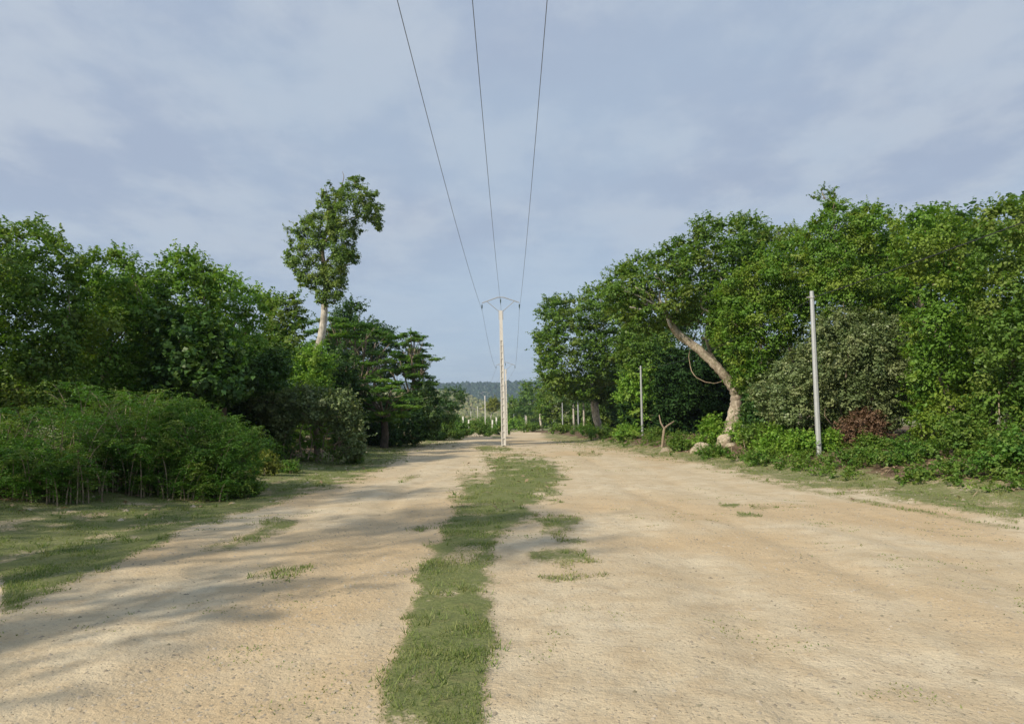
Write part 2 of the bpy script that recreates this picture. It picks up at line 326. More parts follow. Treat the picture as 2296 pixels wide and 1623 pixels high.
def build_ground():
    near = np.linspace(-120, 2.2, 60)[:-1]; r = 2.2 * np.exp(np.linspace(0, math.log(3600 / 2.2), 560))
    ys = np.concatenate([near, r]); us = np.concatenate([-np.geomspace(1, 8, 16)[::-1][:-1] * 0.85, np.linspace(-0.85, 0.85, 330), np.geomspace(1, 8, 16)[1:] * 0.85])
    Y, U = np.meshgrid(ys, us, indexing='ij'); X = U * np.sqrt(Y * Y + 6)
    g, lit, st = masks(X, Y); Z = ground_z(X, Y)
    Z += relief(X, Y) * (Y < 60)
    Z += g * 0.012
    h, w = X.shape; idx = np.arange(h * w).reshape(h, w)
    Fc = np.stack([idx[:-1, :-1], idx[:-1, 1:], idx[1:, 1:], idx[1:, :-1]], -1).reshape(-1, 4)
    me = np_mesh('ground', np.stack([X, Y, Z], -1).reshape(-1, 3), Fc, 4, {'turf': g.ravel(), 'litter': lit.ravel(), 'stain': st.ravel()}, True)
    m, t = new_mat('dirt_road_and_turf'); G = NT(t); co = G.n('ShaderNodeTexCoord').outputs['Object']
    nb = G.noise(co, 0.5, 5, 0.6); nm = G.noise(co, 3.0, 6, 0.65); nf = G.noise(co, 22.0, 5, 0.7); nff = G.noise(co, 90.0, 3, 0.7)
    dirt = G.mix(G.rng(nb, 0.35, 0.65), (0.56, 0.465, 0.315), (0.65, 0.565, 0.41))
    dirt = G.mix(G.rng(nm, 0.4, 0.7, 0, 0.6), dirt, (0.45, 0.345, 0.215))
    stc = G.mix(G.rng(nm, 0.35, 0.6), (0.475, 0.335, 0.18), (0.56, 0.42, 0.25))
    dirt = G.mix(G.math('MULTIPLY', G.attr('stain'), G.rng(nf, 0.25, 0.6, 0.55, 1.0)), dirt, stc)  # ochre stain, with the road's painted shade streaks mixed in
    vor = G.n('ShaderNodeTexVoronoi'); vor.inputs['Scale'].default_value = 34.0; G.l(co, vor.inputs['Vector'])
    sepc = G.n('ShaderNodeSeparateColor'); G.l(vor.outputs['Color'], sepc.inputs[0])
    peb = G.math('MULTIPLY', G.rng(vor.outputs['Distance'], 0.30, 0.18), G.rng(sepc.outputs[0], 0.62, 0.72))
    pc = G.mix(sepc.outputs[1], (0.40, 0.31, 0.21), (0.70, 0.62, 0.50))
    dirt = G.mix(G.math('MULTIPLY', peb, 0.8), dirt, pc)
    dirt = G.mix(G.rng(nff, 0.35, 0.7, 0, 0.35), dirt, (0.32, 0.235, 0.15))
    turf = G.mix(G.rng(nf, 0.35, 0.65), (0.11, 0.14, 0.05), (0.20, 0.215, 0.085))
    turf = G.mix(G.rng(nm, 0.52, 0.78, 0, 0.5), turf, (0.24, 0.19, 0.10))
    tf = G.rng(G.math('ADD', G.math('ADD', G.attr('turf'), G.math('MULTIPLY', G.math('SUBTRACT', nm, 0.5), 0.7)), G.math('MULTIPLY', G.math('SUBTRACT', nf, 0.5), 1.6)), 0.36, 0.95)
    ring = G.math('MULTIPLY', G.rng(G.attr('turf'), 0.05, 0.5), 0.6); dirt = G.mix(G.math('MULTIPLY', ring, G.rng(nf, 0.3, 0.6)), dirt, (0.27, 0.215, 0.125))
    col = G.mix(tf, dirt, turf)
    lc = G.mix(G.rng(nm, 0.35, 0.6), (0.075, 0.05, 0.032), (0.20, 0.145, 0.095)); lc = G.mix(G.rng(nf, 0.55, 0.7, 0, 0.6), lc, (0.06, 0.085, 0.03))
    col = G.mix(G.rng(G.math('ADD', G.attr('litter'), G.math('MULTIPLY', G.math('SUBTRACT', nm, 0.5), 0.8)), 0.35, 0.7), col, lc)
    p = G.n('ShaderNodeBsdfPrincipled'); G.put(p.inputs['Base Color'], col); p.inputs['Roughness'].default_value = 0.95; p.inputs['Specular IOR Level'].default_value = 0.1
    hgt = G.math('ADD', G.math('MULTIPLY', nf, 0.6), G.math('ADD', G.math('MULTIPLY', peb, 0.5), G.math('MULTIPLY', nm, 1.0)))
    b = G.n('ShaderNodeBump'); b.inputs['Strength'].default_value = 0.9; b.inputs['Distance'].default_value = 0.035; G.l(hgt, b.inputs['Height']); G.l(b.outputs[0], p.inputs['Normal'])
    o = G.n('ShaderNodeOutputMaterial'); G.l(p.outputs[0], o.inputs[0])
    tag(link('ground', me, m), kind='structure')
build_ground()

# ------------------------------------------------------------------ leaves
def leaves(P, Nn, Ls, Ws, tint, clump, fold=0.25):
    """one folded rhombus per leaf; returns verts and faces"""
    n = len(P); A = rs.randn(n, 3); A -= (A * Nn).sum(1, keepdims=True) * Nn; A /= np.linalg.norm(A, axis=1, keepdims=True) + 1e-9
    B = np.cross(Nn, A); Ls = Ls[:, None]; Ws = Ws[:, None]
    V = np.empty((n, 4, 3), np.float32)
    V[:, 0] = P - A * Ls * .5; V[:, 2] = P + A * Ls * .5 - Nn * Ls * 0.12
    V[:, 1] = P + B * Ws * .5 + Nn * Ws * fold - A * Ls * .06; V[:, 3] = P - B * Ws * .5 + Nn * Ws * fold - A * Ls * .06
    return V.reshape(-1, 3), np.repeat(tint, 4), np.repeat(clump, 4)
NLEAF = [0]
def crown_mesh(name, lobes, leaf, cover=1.0, ratio=0.6, up=0.45, scat=0.75, inner=0.35, droop=0.0, shoots=0.5, slen=1.0, sdir=(0, 0, 0.5)):
    """lobes: list of (x,y,z,r,flat)"""
    Pq = []; Nq = []; Cq = []; Tq = []
    for (x, y, z, r, fl) in lobes:
        area = leaf * leaf * ratio * 0.5
        n = int(cover * 4 * math.pi * r * r * (0.35 + 0.65 * fl) / area * 0.62) + 6
        d = rs.randn(n, 3); d /= np.linalg.norm(d, axis=1, keepdims=True)
        low = (d[:, 2] < -0.2) & (rs.rand(n) < 0.45); d[low, 2] *= -1
        rad = np.where(rs.rand(n) < inner, 0.35 + 0.55 * rs.rand(n), 0.86 + 0.20 * rs.rand(n))
        # leaf sprays: positions pulled to a few dozen twig ends
        k = max(5, n // 14); tw = rs.randn(k, 3); tw /= np.linalg.norm(tw, axis=1, keepdims=True); who = rs.randint(0, k, n)
        d = d * 0.34 + tw[who] * 0.72; wob = 0.74 + 0.50 * rs.rand(k)
        p = d * (rad * wob[who])[:, None] * r * np.array([1, 1, fl])
        nn = d * 0.45 + tw[who] * 0.45 + np.array([0, 0, up]) + rs.randn(n, 3) * scat * 0.42; nn /= np.linalg.norm(nn, axis=1, keepdims=True)
        Pq.append(p + np.array([x, y, z])); Nq.append(nn); Cq.append(np.full(n, rs.rand())); Tq.append(np.clip(0.5 + rs.randn(n) * 0.2 + (rs.rand(k)[who] - .5) * 0.7, 0, 1))
    # loose shoots that break the outline: leaves set either side of a bending twig
    Lb = np.array([l_ for l_ in lobes]); ns = int(len(Lb) * 10 * shoots)
    if ns:
        w_ = rs.randint(0, len(Lb), ns); d = rs.randn(ns, 3); d[:, 2] = np.abs(d[:, 2]) * .8 - .1; d /= np.linalg.norm(d, axis=1, keepdims=True)
        s0 = Lb[w_, :3] + d * Lb[w_, 3:4] * np.array([.85, .85, 1]) * np.stack([np.ones(ns), np.ones(ns), Lb[w_, 4]], 1); dr = d * .7 + np.array(sdir) + rs.randn(ns, 3) * .35; dr /= np.linalg.norm(dr, axis=1, keepdims=True)
        ln = leaf * (2.2 + 3.0 * rs.rand(ns)) * slen; kk = 9; tv = rs.rand(ns); cv = rs.rand(ns)
        for j in range(kk):
            t = (j + .5) / kk; p = s0 + dr * (ln * t)[:, None]; p[:, 2] -= ln * .28 * t * t
            sd = np.cross(dr, rs.randn(ns, 3)); sd /= np.linalg.norm(sd, axis=1, keepdims=True) + 1e-6
            nn = np.array([0, 0, .9]) + rs.randn(ns, 3) * .5 + d * .4; nn /= np.linalg.norm(nn, axis=1, keepdims=True)
            Pq.append(p + sd * leaf * .35); Nq.append(nn); Cq.append(cv); Tq.append(np.clip(tv * .6 + .3, 0, 1))
    P = np.concatenate(Pq); Nn = np.concatenate(Nq); Cc = np.concatenate(Cq); T = np.concatenate(Tq); n = len(P); NLEAF[0] += n
    Ls = leaf * (0.65 + 0.7 * rs.rand(n)); V, t, c = leaves(P, Nn, Ls, Ls * ratio, T, Cc)
    return np_mesh(name, V, np.arange(n * 4).reshape(n, 4), 4, {'tint': t, 'clump': c})
def inside(poly, n, margin=0):
    P = np.array(poly, float); lo = P.min(0); hi = P.max(0); q = lo + rs.rand(n, 2) * (hi - lo)
    return q, poly_sdf(q[:, 0], q[:, 1], poly)
def fill(poly, D, r0, r1, bulge, n, flat=0.8, back=0.5, gap=0.46):
    """lobes of radius r0..r1 metres filling an outline whose crown centre stands D metres off"""
    pxm = D / F; n = int(n * 1.5); q, s = inside(poly, n * 26); sm = max(s.max(), 1.0); L_ = []; kept = []
    # front dome first, edges included
    for (x, y), d in zip(q, s):
        if d < 0 or len(L_) >= n: continue
        r = r0 + (r1 - r0) * rs.rand(); r = min(r, max(d * pxm * 0.95, r0 * 0.62))
        if d * pxm < r * 0.75: continue
        if any((x - a) ** 2 + (y - b) ** 2 < (gap * (r + c) / pxm) ** 2 for a, b, c in kept): continue
        kept.append((x, y, r)); t = min(d / sm, 1.0)
        dd = D - bulge * math.sqrt(max(0, 1 - (1 - t) ** 2)) + (rs.rand() - .5) * r * 1.9
        v = at(x, y, dd); L_.append((v.x, v.y, v.z, r, flat * (0.85 + 0.3 * rs.rand())))
        if rs.rand() < back:
            v = at(x + rs.randn() * 4, y + rs.randn() * 4, D + bulge * rs.rand() * math.sqrt(max(0, 1 - (1 - t) ** 2)) + 0.3); L_.append((v.x, v.y, v.z, r * 1.15, flat))
    return L_
def limb(parent, pts, r0, r1, mat, name='limb', n=6, wob=0.3, per=5):
    if name == 'liana': wob = 1.1
    k = len(pts); ctrl = [(*p, r0 + (r1 - r0) * i / (k - 1)) for i, p in enumerate(pts)]
    o, rr = curve_pts(ctrl, per, wob); return MB().tube(o, rr, n).build(name, mat, parent, True)
def grow(parent, start, lobes, k, r, mat, name='limb'):
    """limbs from a fork to some of the lobes, with a bend"""
    if not lobes: return
    for i in rs.permutation(len(lobes))[:k]:
        e = Vector(lobes[i][:3]); s = Vector(start); mid = s.lerp(e, 0.5) + Vector((rs.randn() * .12, rs.randn() * .12, 0.1)) * (e - s).length
        q = s.lerp(e, 0.25) + Vector((0, 0, -0.03)) * (e - s).length
        limb(parent, [s, q, mid, e], r, r * 0.22, mat, name)
def tree(name, label, cat, poly, D, leaf, mat, base=None, trunk_r=0.18, bark='bark', r=(0.5, 1.0), bulge=2.0, n=80, flat=0.8, cover=1.0, limbs=5, group=None, gap=0.46, back=0.5, up=0.45, ratio=0.6, fork=None, extra=None, scat=0.75, trunk_pts=None, shoots=.5, slen=1.0):
    lobes = fill(poly, D, r[0], r[1], bulge, n, flat, back, gap)
    if extra: lobes += extra
    P = np.array([l[:3] for l in lobes]); c = P.mean(0)
    bx_, by_ = (base[0], base[1]) if base else (c[0], c[1]); z0 = gz(bx_, by_)
    T = empty(name, (bx_, by_, z0 - 0.05), label, cat, group)
    top = Vector(fork) if fork else Vector((c[0] * 0.6 + bx_ * 0.4, c[1] * .6 + by_ * .4, z0 + (c[2] - z0) * 0.7))
    b = Vector((bx_, by_, z0 - 0.15))
    if trunk_pts: ctrl = trunk_pts
    else:
        m1 = b.lerp(top, 0.45) + Vector((rs.randn(), rs.randn(), 0)) * 0.05 * (top - b).length
        ctrl = [(*b, trunk_r * 1.5), (*b.lerp(m1, 0.15), trunk_r * 1.1), (*m1, trunk_r * 0.9), (*top, trunk_r * 0.65)]
    o, rr = curve_pts(ctrl, 5, 0.08); MB().tube(o, rr, 11, rough=.22).build('trunk', M[bark], T, True)
    grow(T, Vector(ctrl[-1][:3]), lobes, limbs, ctrl[-1][3] * 0.42, M[bark])
    link('crown', crown_mesh('crown', lobes, leaf, cover, ratio, up, scat, shoots=shoots, slen=slen), M[mat], T)
    return T, lobes
def shrub(name, label, px_, py_, w, h, D, leaf, mat, cat='shrub', n=14, group=None, stems=4, cover=1.0, up=0.45, ratio=0.6, lean=0.0, stem_mat='bark', shoots=1.0, slen=1.2):
    """rounded low bush with its foot on the ground at depth D"""
    v = at(px_, py_, D); z0 = gz(v.x, v.y); base = Vector((v.x, v.y, z0)); T = empty(name, base, label, cat, group)
    wm_ = w * D / F; hm = h * D / F; lobes = []
    for i in range(n):
        a = rs.rand() * 6.283; q = math.sqrt(rs.rand()) * 0.5 * wm_; zz_ = rs.rand() ** 0.8
        k = math.sqrt(max(0.1, 1 - (zz_ * 0.9) ** 2)); r = (0.16 + 0.12 * rs.rand()) * min(wm_, hm * 1.3)
        lobes.append((base.x + math.cos(a) * q * k + lean * zz_ * hm, base.y + math.sin(a) * q * k * 0.8, z0 + max(r * 0.5, zz_ * (hm - r * 0.7)), r, 0.85))
    for i in range(stems):
        l_ = lobes[rs.randint(len(lobes))]; s = base + Vector((rs.randn() * wm_ * 0.07, rs.randn() * wm_ * .07, -0.05)); e = Vector(l_[:3])
        limb(T, [s, s.lerp(e, .5) + Vector((rs.randn() * .06, 0, .05)) * hm, e], 0.012 * hm + 0.008, 0.005, M[stem_mat], 'stem', 5)
    link('foliage', crown_mesh('foliage', lobes, leaf, cover, ratio, up, shoots=shoots, slen=slen), M[mat], T); return T

# ------------------------------------------------------------------ far hills and their woods
def heightfield(name, xs, ys, fn, mat):
    X, Y = np.meshgrid(xs, ys); Z = fn(X, Y); h, w = X.shape; idx = np.arange(h * w).reshape(h, w)
    Fc = np.stack([idx[:-1, :-1], idx[:-1, 1:], idx[1:, 1:], idx[1:, :-1]], -1).reshape(-1, 4)
    return tag(link(name, np_mesh(name, np.stack([X, Y, Z], -1).reshape(-1, 3), Fc, 4, None, True), mat), kind='structure')
def hill_mat(name, a, b, c, sc):
    m, t = new_mat(name); g = NT(t); co = g.n('ShaderNodeTexCoord').outputs['Object']
    col = g.mix(g.rng(g.noise(co, sc, 6, 0.65), 0.4, 0.6), a, b); col = g.mix(g.rng(g.noise(co, sc * .3, 4, 0.6), 0.5, 0.62, 0, .9), col, c)
    p = g.n('ShaderNodeBsdfPrincipled'); g.put(p.inputs['Base Color'], col); p.inputs['Roughness'].default_value = 1.0
    o = g.n('ShaderNodeOutputMaterial'); g.l(p.outputs[0], o.inputs[0]); return m
def ridge_z(x, y):
    top = 136 + (vn1.fbm(x * 0.0016 + 3, y * 0 + 2, 4) - 0.5) * 9
    return -3 + (top + 3) * sstep(1350, 2500, y + (vn2.fbm(x * 0.003 + 8, y * 0.003, 3) - .5) * 260)
def slope_z(x, y):
    return -2.5 + (29 + 12 * (vn3.fbm(x * 0.006 + 2, y * 0.006 + 4, 4) - 0.5) + 5 * sstep(20, -160, x)) * sstep(330, 950, y) + 14 * sstep(-28, -75, x) * sstep(300, 470, y)
heightfield('far_ridge', np.linspace(-3200, 3200, 200), np.linspace(1200, 3300, 70), ridge_z, hill_mat('ridge_ground', (0.045, 0.07, 0.03), (0.07, 0.10, 0.04), (0.05, 0.08, 0.035), 0.01))
heightfield('scrub_slope', np.linspace(-700, 700, 150), np.linspace(290, 1300, 110), slope_z, hill_mat('slope_ground', (0.17, 0.19, 0.08), (0.28, 0.25, 0.14), (0.32, 0.20, 0.13), 0.05))
def blob_wood(name, label, pts, mat, cat='wood'):
    """many small uneven crowns, each an irregular 24-faced lump"""
    ico = np.array([(0, 0, 1), (.85, 0, .45), (.26, .81, .45), (-.69, .5, .45), (-.69, -.5, .45), (.26, -.81, .45), (.69, .5, -.3), (-.26, .81, -.3), (-.85, 0, -.3), (-.26, -.81, -.3), (.69, -.5, -.3)])
    fc = [(0, 1, 2), (0, 2, 3), (0, 3, 4), (0, 4, 5), (0, 5, 1), (1, 6, 2), (2, 6, 7), (2, 7, 3), (3, 7, 8), (3, 8, 4), (4, 8, 9), (4, 9, 5), (5, 9, 10), (5, 10, 1), (1, 10, 6)]
    fc = np.array(fc); n = len(pts); P = np.array(pts); k = len(ico)
    V = ico[None] * (0.7 + 0.6 * rs.rand(n, k, 1)) * P[:, None, 3:4] * np.stack([np.ones(n), np.ones(n), P[:, 4]], 1)[:, None] + P[:, None, :3]
    Fc = (fc[None] + (np.arange(n) * k)[:, None, None]).reshape(-1, 3); t = np.clip(.5 + rs.randn(n, k) * .3, 0, 1).ravel()
    o = link(name, np_mesh(name, V.reshape(-1, 3), Fc, 3, {'tint': t, 'clump': np.repeat(rs.rand(n), k)}), mat); return tag(o, label, cat, kind='stuff')
def far_pts(n, xr, yr, fn, r, cond=None, tall=1.0):
    x = xr[0] + rs.rand(n) * (xr[1] - xr[0]); y = yr[0] + rs.rand(n) ** 0.8 * (yr[1] - yr[0]); x = x * y / yr[1]
    z = fn(x, y); rr = r[0] + rs.rand(n) * (r[1] - r[0]); keep = np.ones(n, bool) if cond is None else cond(x, y)
    return np.stack([x, y, z + rr * 0.6 * tall, rr, np.full(n, tall)], 1)[keep]
blob_wood('forest', 'blue green forest covering the far ridge across the end of the road', np.concatenate([far_pts(30000, (-620, 480), (1450, 2560), ridge_z, (3, 6.5), None, 1.25), far_pts(7000, (-2300, 2300), (1450, 2560), ridge_z, (7, 12), None, 1.1)]), M['far'])
blob_wood('scrub', 'pale olive scrub on the low slope beyond the end of the road', far_pts(14000, (-300, 250), (300, 1150), slope_z, (1.2, 3.4), lambda x, y: vn2.fbm(x * 0.03, y * 0.02, 3) > 0.33), leaf_mat('scrub_leaf', (0.19, 0.23, 0.09), (0.32, 0.34, 0.15), (0.36, 0.31, 0.18)))

# ------------------------------------------------------------------ trees on the left
def V3(px_, py_, D, r): v = at(px_, py_, D); return (v.x, v.y, v.z, r)
tree('vine_covered_tree', 'tall vine covered tree at the left edge with a ragged top above its neighbours', 'tree',
     [(310,640),(345,600),(372,560),(395,548),(425,568),(452,585),(478,600),(492,640),(488,720),(500,800),(470,890),(363,905),(300,900),(290,720)], 27, 0.13, 'vine', r=(0.42, 0.85), bulge=2.2, n=190, cover=0.75, bark='bark')
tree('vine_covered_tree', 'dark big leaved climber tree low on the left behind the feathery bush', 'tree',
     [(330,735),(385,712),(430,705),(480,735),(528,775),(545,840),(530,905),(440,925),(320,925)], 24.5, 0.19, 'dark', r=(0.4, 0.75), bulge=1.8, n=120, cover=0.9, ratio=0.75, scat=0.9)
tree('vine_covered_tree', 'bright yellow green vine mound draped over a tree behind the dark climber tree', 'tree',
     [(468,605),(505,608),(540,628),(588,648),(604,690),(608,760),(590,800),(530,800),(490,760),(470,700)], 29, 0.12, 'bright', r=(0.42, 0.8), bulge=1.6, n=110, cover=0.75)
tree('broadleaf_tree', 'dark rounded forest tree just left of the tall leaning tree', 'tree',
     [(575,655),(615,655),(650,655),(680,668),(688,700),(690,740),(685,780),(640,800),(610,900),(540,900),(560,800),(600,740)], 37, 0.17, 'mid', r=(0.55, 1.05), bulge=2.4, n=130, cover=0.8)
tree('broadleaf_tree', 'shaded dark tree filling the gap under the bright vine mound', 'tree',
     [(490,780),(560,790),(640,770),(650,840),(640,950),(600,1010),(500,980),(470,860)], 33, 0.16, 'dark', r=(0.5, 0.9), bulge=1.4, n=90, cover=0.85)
# the tall tree
tt = [V3(700, 850, 46, .33), V3(712, 790, 46, .29), V3(722, 745, 46, .25), V3(727, 705, 46, .23), V3(727, 680, 46, .21), V3(731, 620, 46, .22), V3(722, 560, 46, .19), V3(738, 500, 46, .15), V3(752, 450, 46, .1)]
b0 = at(697, 860, 46); g0 = gz(b0.x, b0.y); tt = [(b0.x, 46, g0 - .2, .5), (b0.x - .1, 46, g0 + 1.5, .42)] + tt
pA = [(640,560),(648,520),(668,490),(700,475),(712,440),(728,408),(742,402),(752,425),(790,400),(812,412),(838,425),(848,440),(842,450),(858,462),(854,478),(862,500),(855,520),(835,520),(826,500),(808,492),(815,520),(800,550),(810,575),(808,600),(785,602),(782,632),(776,660),(760,685),(735,692),(705,688),(700,655),(680,650),(655,620),(640,590)]
ex = [( *at(798, 402, 46), .42, .6), (*at(786, 399, 46), .3, .6), (*at(810, 403, 46), .28, .6)]
TA = empty('tall_tree', (b0.x, 46, g0), 'very tall slender tree with a pale bare trunk rising high above the left forest', 'tree')
lob = []
for l_ in fill(pA, 46, 0.42, 0.72, 1.5, 180, 0.85, 0.28, 0.46):
    p_ = project(np.array([l_[0]]), np.array([l_[1]]), np.array([l_[2]])); x_, y_ = p_[0][0], p_[1][0]
    holes = ((752,588,11,7),(776,592,8,6),(707,600,10,8),(802,512,8,9),(720,532,11,6),(795,480,8,5),(735,578,6,6))
    if any(((x_ - a) / c) ** 2 + ((y_ - b) / d) ** 2 < 1 for a, b, c, d in holes): continue
    lob.append(l_)
lob += ex
o_, r_ = curve_pts(tt[:7], 5, 0.05); MB().tube(o_, r_, 12).build('trunk', M['bark_pale'], TA, True)
o_, r_ = curve_pts(tt[6:], 5, 0.05); MB().tube(o_, [q * .8 for q in r_], 9).build('upper_trunk', M['bark'], TA, True)
for pts in ([(731,620),(700,585),(668,560)], [(728,590),(760,560),(790,545)], [(722,560),(700,520),(675,510)], [(724,550),(770,500),(838,470)], [(738,500),(770,450),(812,430)], [(738,500),(735,450),(730,420)], [(731,625),(765,600),(795,590)], [(731,620),(690,620),(665,600)], [(745,470),(790,430),(797,402)], [(750,450),(770,405),(768,385)], [(727,640),(750,640),(770,650)]):
    limb(TA, [at(a, b, 46 + rs.randn() * .4) for a, b in pts], .04 if pts[-1][1] < 410 else .11, .012, M['bark'])
link('crown', crown_mesh('crown', lob, 0.14, 1.0, 0.6, 0.8, 0.5, shoots=.12, slen=.8), M['tall'], TA)
tree('broadleaf_tree', 'small rounded tree peeping out right of the tall tree on the skyline', 'tree',
     [(762,690),(775,676),(800,673),(822,690),(815,700),(790,705),(800,730),(860,735),(870,760),(780,770),(740,740),(745,700)], 70, 0.26, 'dark', r=(0.6, 1.1), bulge=2.5, n=60, cover=0.6)
tree('broadleaf_tree', 'dark skyline tree crown seen behind the flat topped trees', 'tree',
     [(745,700),(770,705),(830,715),(860,730),(905,760),(950,800),(960,850),(760,850),(745,740)], 78, 0.28, 'dark', r=(0.9, 1.6), bulge=3, n=90, cover=0.7)
# flat-topped layered trees
def umbrella_tree(label, tiers, D, base, leaf, n_l, mat='umbrella', bulge=3.0):
    bp = at(base[0], base[1], D); z0 = gz(bp.x, bp.y); T = empty('flat_topped_tree', (bp.x, bp.y, z0), label, 'tree'); lobes = []; pxm = D / F
    ends = []
    for (x0, x1, y, th) in tiers:
        w = (x1 - x0) * pxm; dd = D + rs.uniform(-bulge, bulge); k = max(4, int(w / 0.75))
        for j in range(k * 2):
            u = rs.rand(); v = at(x0 + (x1 - x0) * u, y + (abs(u - .5) ** 2) * 34 + rs.randn() * 1.6, dd + rs.uniform(-1, 1) * w * 0.45)
            lobes.append((v.x, v.y, v.z, rs.uniform(.42, .85) * (0.8 + th * 0.05), 0.22 + 0.02 * th))
        ends.append((at((x0 + x1) / 2, y + 4, dd), w))
    fork = Vector((bp.x, bp.y, z0 + 2.2)); o, rr = curve_pts([(bp.x, bp.y, z0 - .2, .32), (bp.x + .1, bp.y, z0 + 1, .26), (*fork, .24)], 5, .06)
    MB().tube(o, rr, 9).build('trunk', M['shade_bark_wall'], T, True)
    for e, w in ends:
        s = fork; limb(T, [s, s.lerp(e, .35) + Vector((0, 0, .06)) * (e - s).length, s.lerp(e, .75) + Vector((0, 0, .04)) * (e - s).length, e], .12, .035, M['bark'])
        for k in range(5):
            q = e + Vector((rs.uniform(-.45, .45) * w, rs.uniform(-.4, .4) * w, rs.uniform(-.1, .15))); s2 = s.lerp(e, .72)
            limb(T, [s2, s2.lerp(q, .5) + Vector((0, 0, -.12)), q], .045, .012, M['bark'], 'twig', 4)
    link('crown', crown_mesh('crown', lobes, leaf, 1.15, 0.55, 1.5, 0.45, 0.3, shoots=.12, slen=.7), M[mat], T)
umbrella_tree('flat topped layered tree with lime green tiers right of the tall bare trunk',
    [(690,790,716,2),(740,850,728,2),(765,880,745,2),(720,800,752,2),(790,895,765,1),(745,830,775,2),(800,905,792,2),(740,800,800,2),(770,860,815,1),(690,760,740,2),(700,750,765,2)], 54, (800, 990), 0.15, 0)
umbrella_tree('flat topped layered tree leaning out over the road edge with visible pale limbs',
    [(892,950,748,3),(905,955,762,3),(880,960,785,2),(920,978,800,3),(855,940,805,2),(900,984,822,3),(830,920,830,2),(905,975,843,3),(860,950,858,2),(930,985,858,3)], 60, (930, 985), 0.17, 0)
umbrella_tree('low dark layered tree in front of the other flat topped trees beside the olive shrub',
    [(745,840,838,2),(790,890,852,2),(760,850,870,2),(830,925,872,2),(850,940,890,2),(800,880,895,2),(880,950,910,2),(760,830,905,2),(840,910,925,2),(800,900,940,2)], 49, (860, 1000), 0.14, 0)
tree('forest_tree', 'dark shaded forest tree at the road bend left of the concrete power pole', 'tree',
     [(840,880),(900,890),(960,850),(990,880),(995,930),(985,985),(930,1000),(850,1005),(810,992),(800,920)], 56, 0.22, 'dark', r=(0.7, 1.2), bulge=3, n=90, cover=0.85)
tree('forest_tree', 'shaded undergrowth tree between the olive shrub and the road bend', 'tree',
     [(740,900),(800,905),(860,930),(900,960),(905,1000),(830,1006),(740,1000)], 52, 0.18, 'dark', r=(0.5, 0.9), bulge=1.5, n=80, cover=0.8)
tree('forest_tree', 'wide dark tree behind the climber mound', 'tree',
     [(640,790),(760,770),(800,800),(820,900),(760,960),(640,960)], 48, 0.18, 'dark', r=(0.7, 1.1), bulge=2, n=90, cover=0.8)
# climber mound round the tall trunk's foot
tree('climber_mound', 'bright green climber mound wrapped round the foot of the tall pale trunk', 'climber',
     [(618,800),(628,775),(652,764),(668,782),(690,778),(712,772),(735,782),(748,830),(750,900),(748,960),(720,1005),(650,1005),(625,950),(618,880)], 43.5, 0.15, 'bright', r=(0.4, 0.75), bulge=1.8, n=150, cover=0.75, limbs=2)
# olive shrub tree
TS, lobS = tree('shrub_tree', 'broad olive green shrub tree with bare stems under its canopy on the left verge', 'tree',
     [(535,890),(570,870),(620,875),(680,868),(735,880),(790,875),(802,915),(815,950),(826,985),(822,1015),(805,1036),(770,1030),(765,985),(730,955),(690,950),(650,965),(640,1000),(615,1000),(600,960),(560,930)], 30, 0.12, 'olive', r=(0.28, 0.52), bulge=1.3, n=170, cover=0.75, gap=0.43, base=(at(708, 1030, 30).x, 30.2), trunk_r=0.16, limbs=10, fork=at(708, 950, 30.2))
for pts in ([(636,1020),(640,970),(665,930),(690,915)], [(680,1035),(672,990),(680,950),(700,920)], [(775,985),(745,1005),(735,1030)], [(800,965),(770,985),(745,998)], [(785,1000),(755,1030)], [(722,1030),(728,980),(750,940)], [(650,1030),(662,1000),(690,985)], [(690,1030),(700,990),(694,960)], [(745,1035),(752,1000),(775,960)]):
    limb(TS, [at(a, b, 29.4 + rs.randn() * .25) for a, b in pts], .035, .016, M['liana'], 'stem', 5)
link('foliage', crown_mesh('foliage', [(*at(x_, y_, 29.6), r_, .8) for x_, y_, r_ in ((665,1010,.25),(690,1022,.25),(740,1012,.3),(715,1000,.22),(640,1022,.2),(770,1022,.3),(655,985,.2),(700,1030,.2),(798,1020,.35),(715,975,.28),(745,985,.24),(690,1000,.24),(725,1025,.26),(755,1028,.3),(640,1000,.26),(625,1035,.22),(675,1032,.22),(700,960,.22),(780,995,.28))], 0.11, 0.5), M['mid'], TS)
# feathery bush
FB, _ = tree('feathery_bush', 'large feathery bright green bush standing closest to the road on the left', 'bush',
     [(240,1000),(300,945),(360,925),(400,905),(440,915),(490,930),(530,960),(572,980),(588,1020),(582,1065),(565,1095),(520,1116),(440,1124),(363,1128),(240,1130)], 16.5, 0.062, 'feather', r=(0.13, 0.32), bulge=0.9, n=300, cover=0.5, gap=0.62, back=0.3, ratio=0.30, trunk_r=0.05, bark='liana', limbs=14, scat=1.0, shoots=1.4, slen=1.6)
MBU, _ = tree('feathery_bush', 'loose feathery roadside bush at the left edge of the view', 'bush',
     [(-60,1030),(0,1000),(80,990),(140,1010),(165,1060),(160,1130),(60,1160),(-60,1170)], 14, 0.07, 'feather', r=(0.12, 0.38), bulge=0.8, n=90, cover=0.42, gap=0.8, ratio=.3, trunk_r=.05, bark='liana', shoots=.6, slen=1.2, scat=1.1)
shrub('weed_bush', 'small bluish green weed bush at the right foot of the large feathery bush', 552, 1095, 70, 34, 16.0, 0.06, 'mid', 'bush', n=14)
shrub('weed_bush', 'yellowing low weed bush between the feathery bush and the olive shrub tree', 590, 1050, 60, 50, 22, 0.075, 'yellowish', 'bush', n=14)
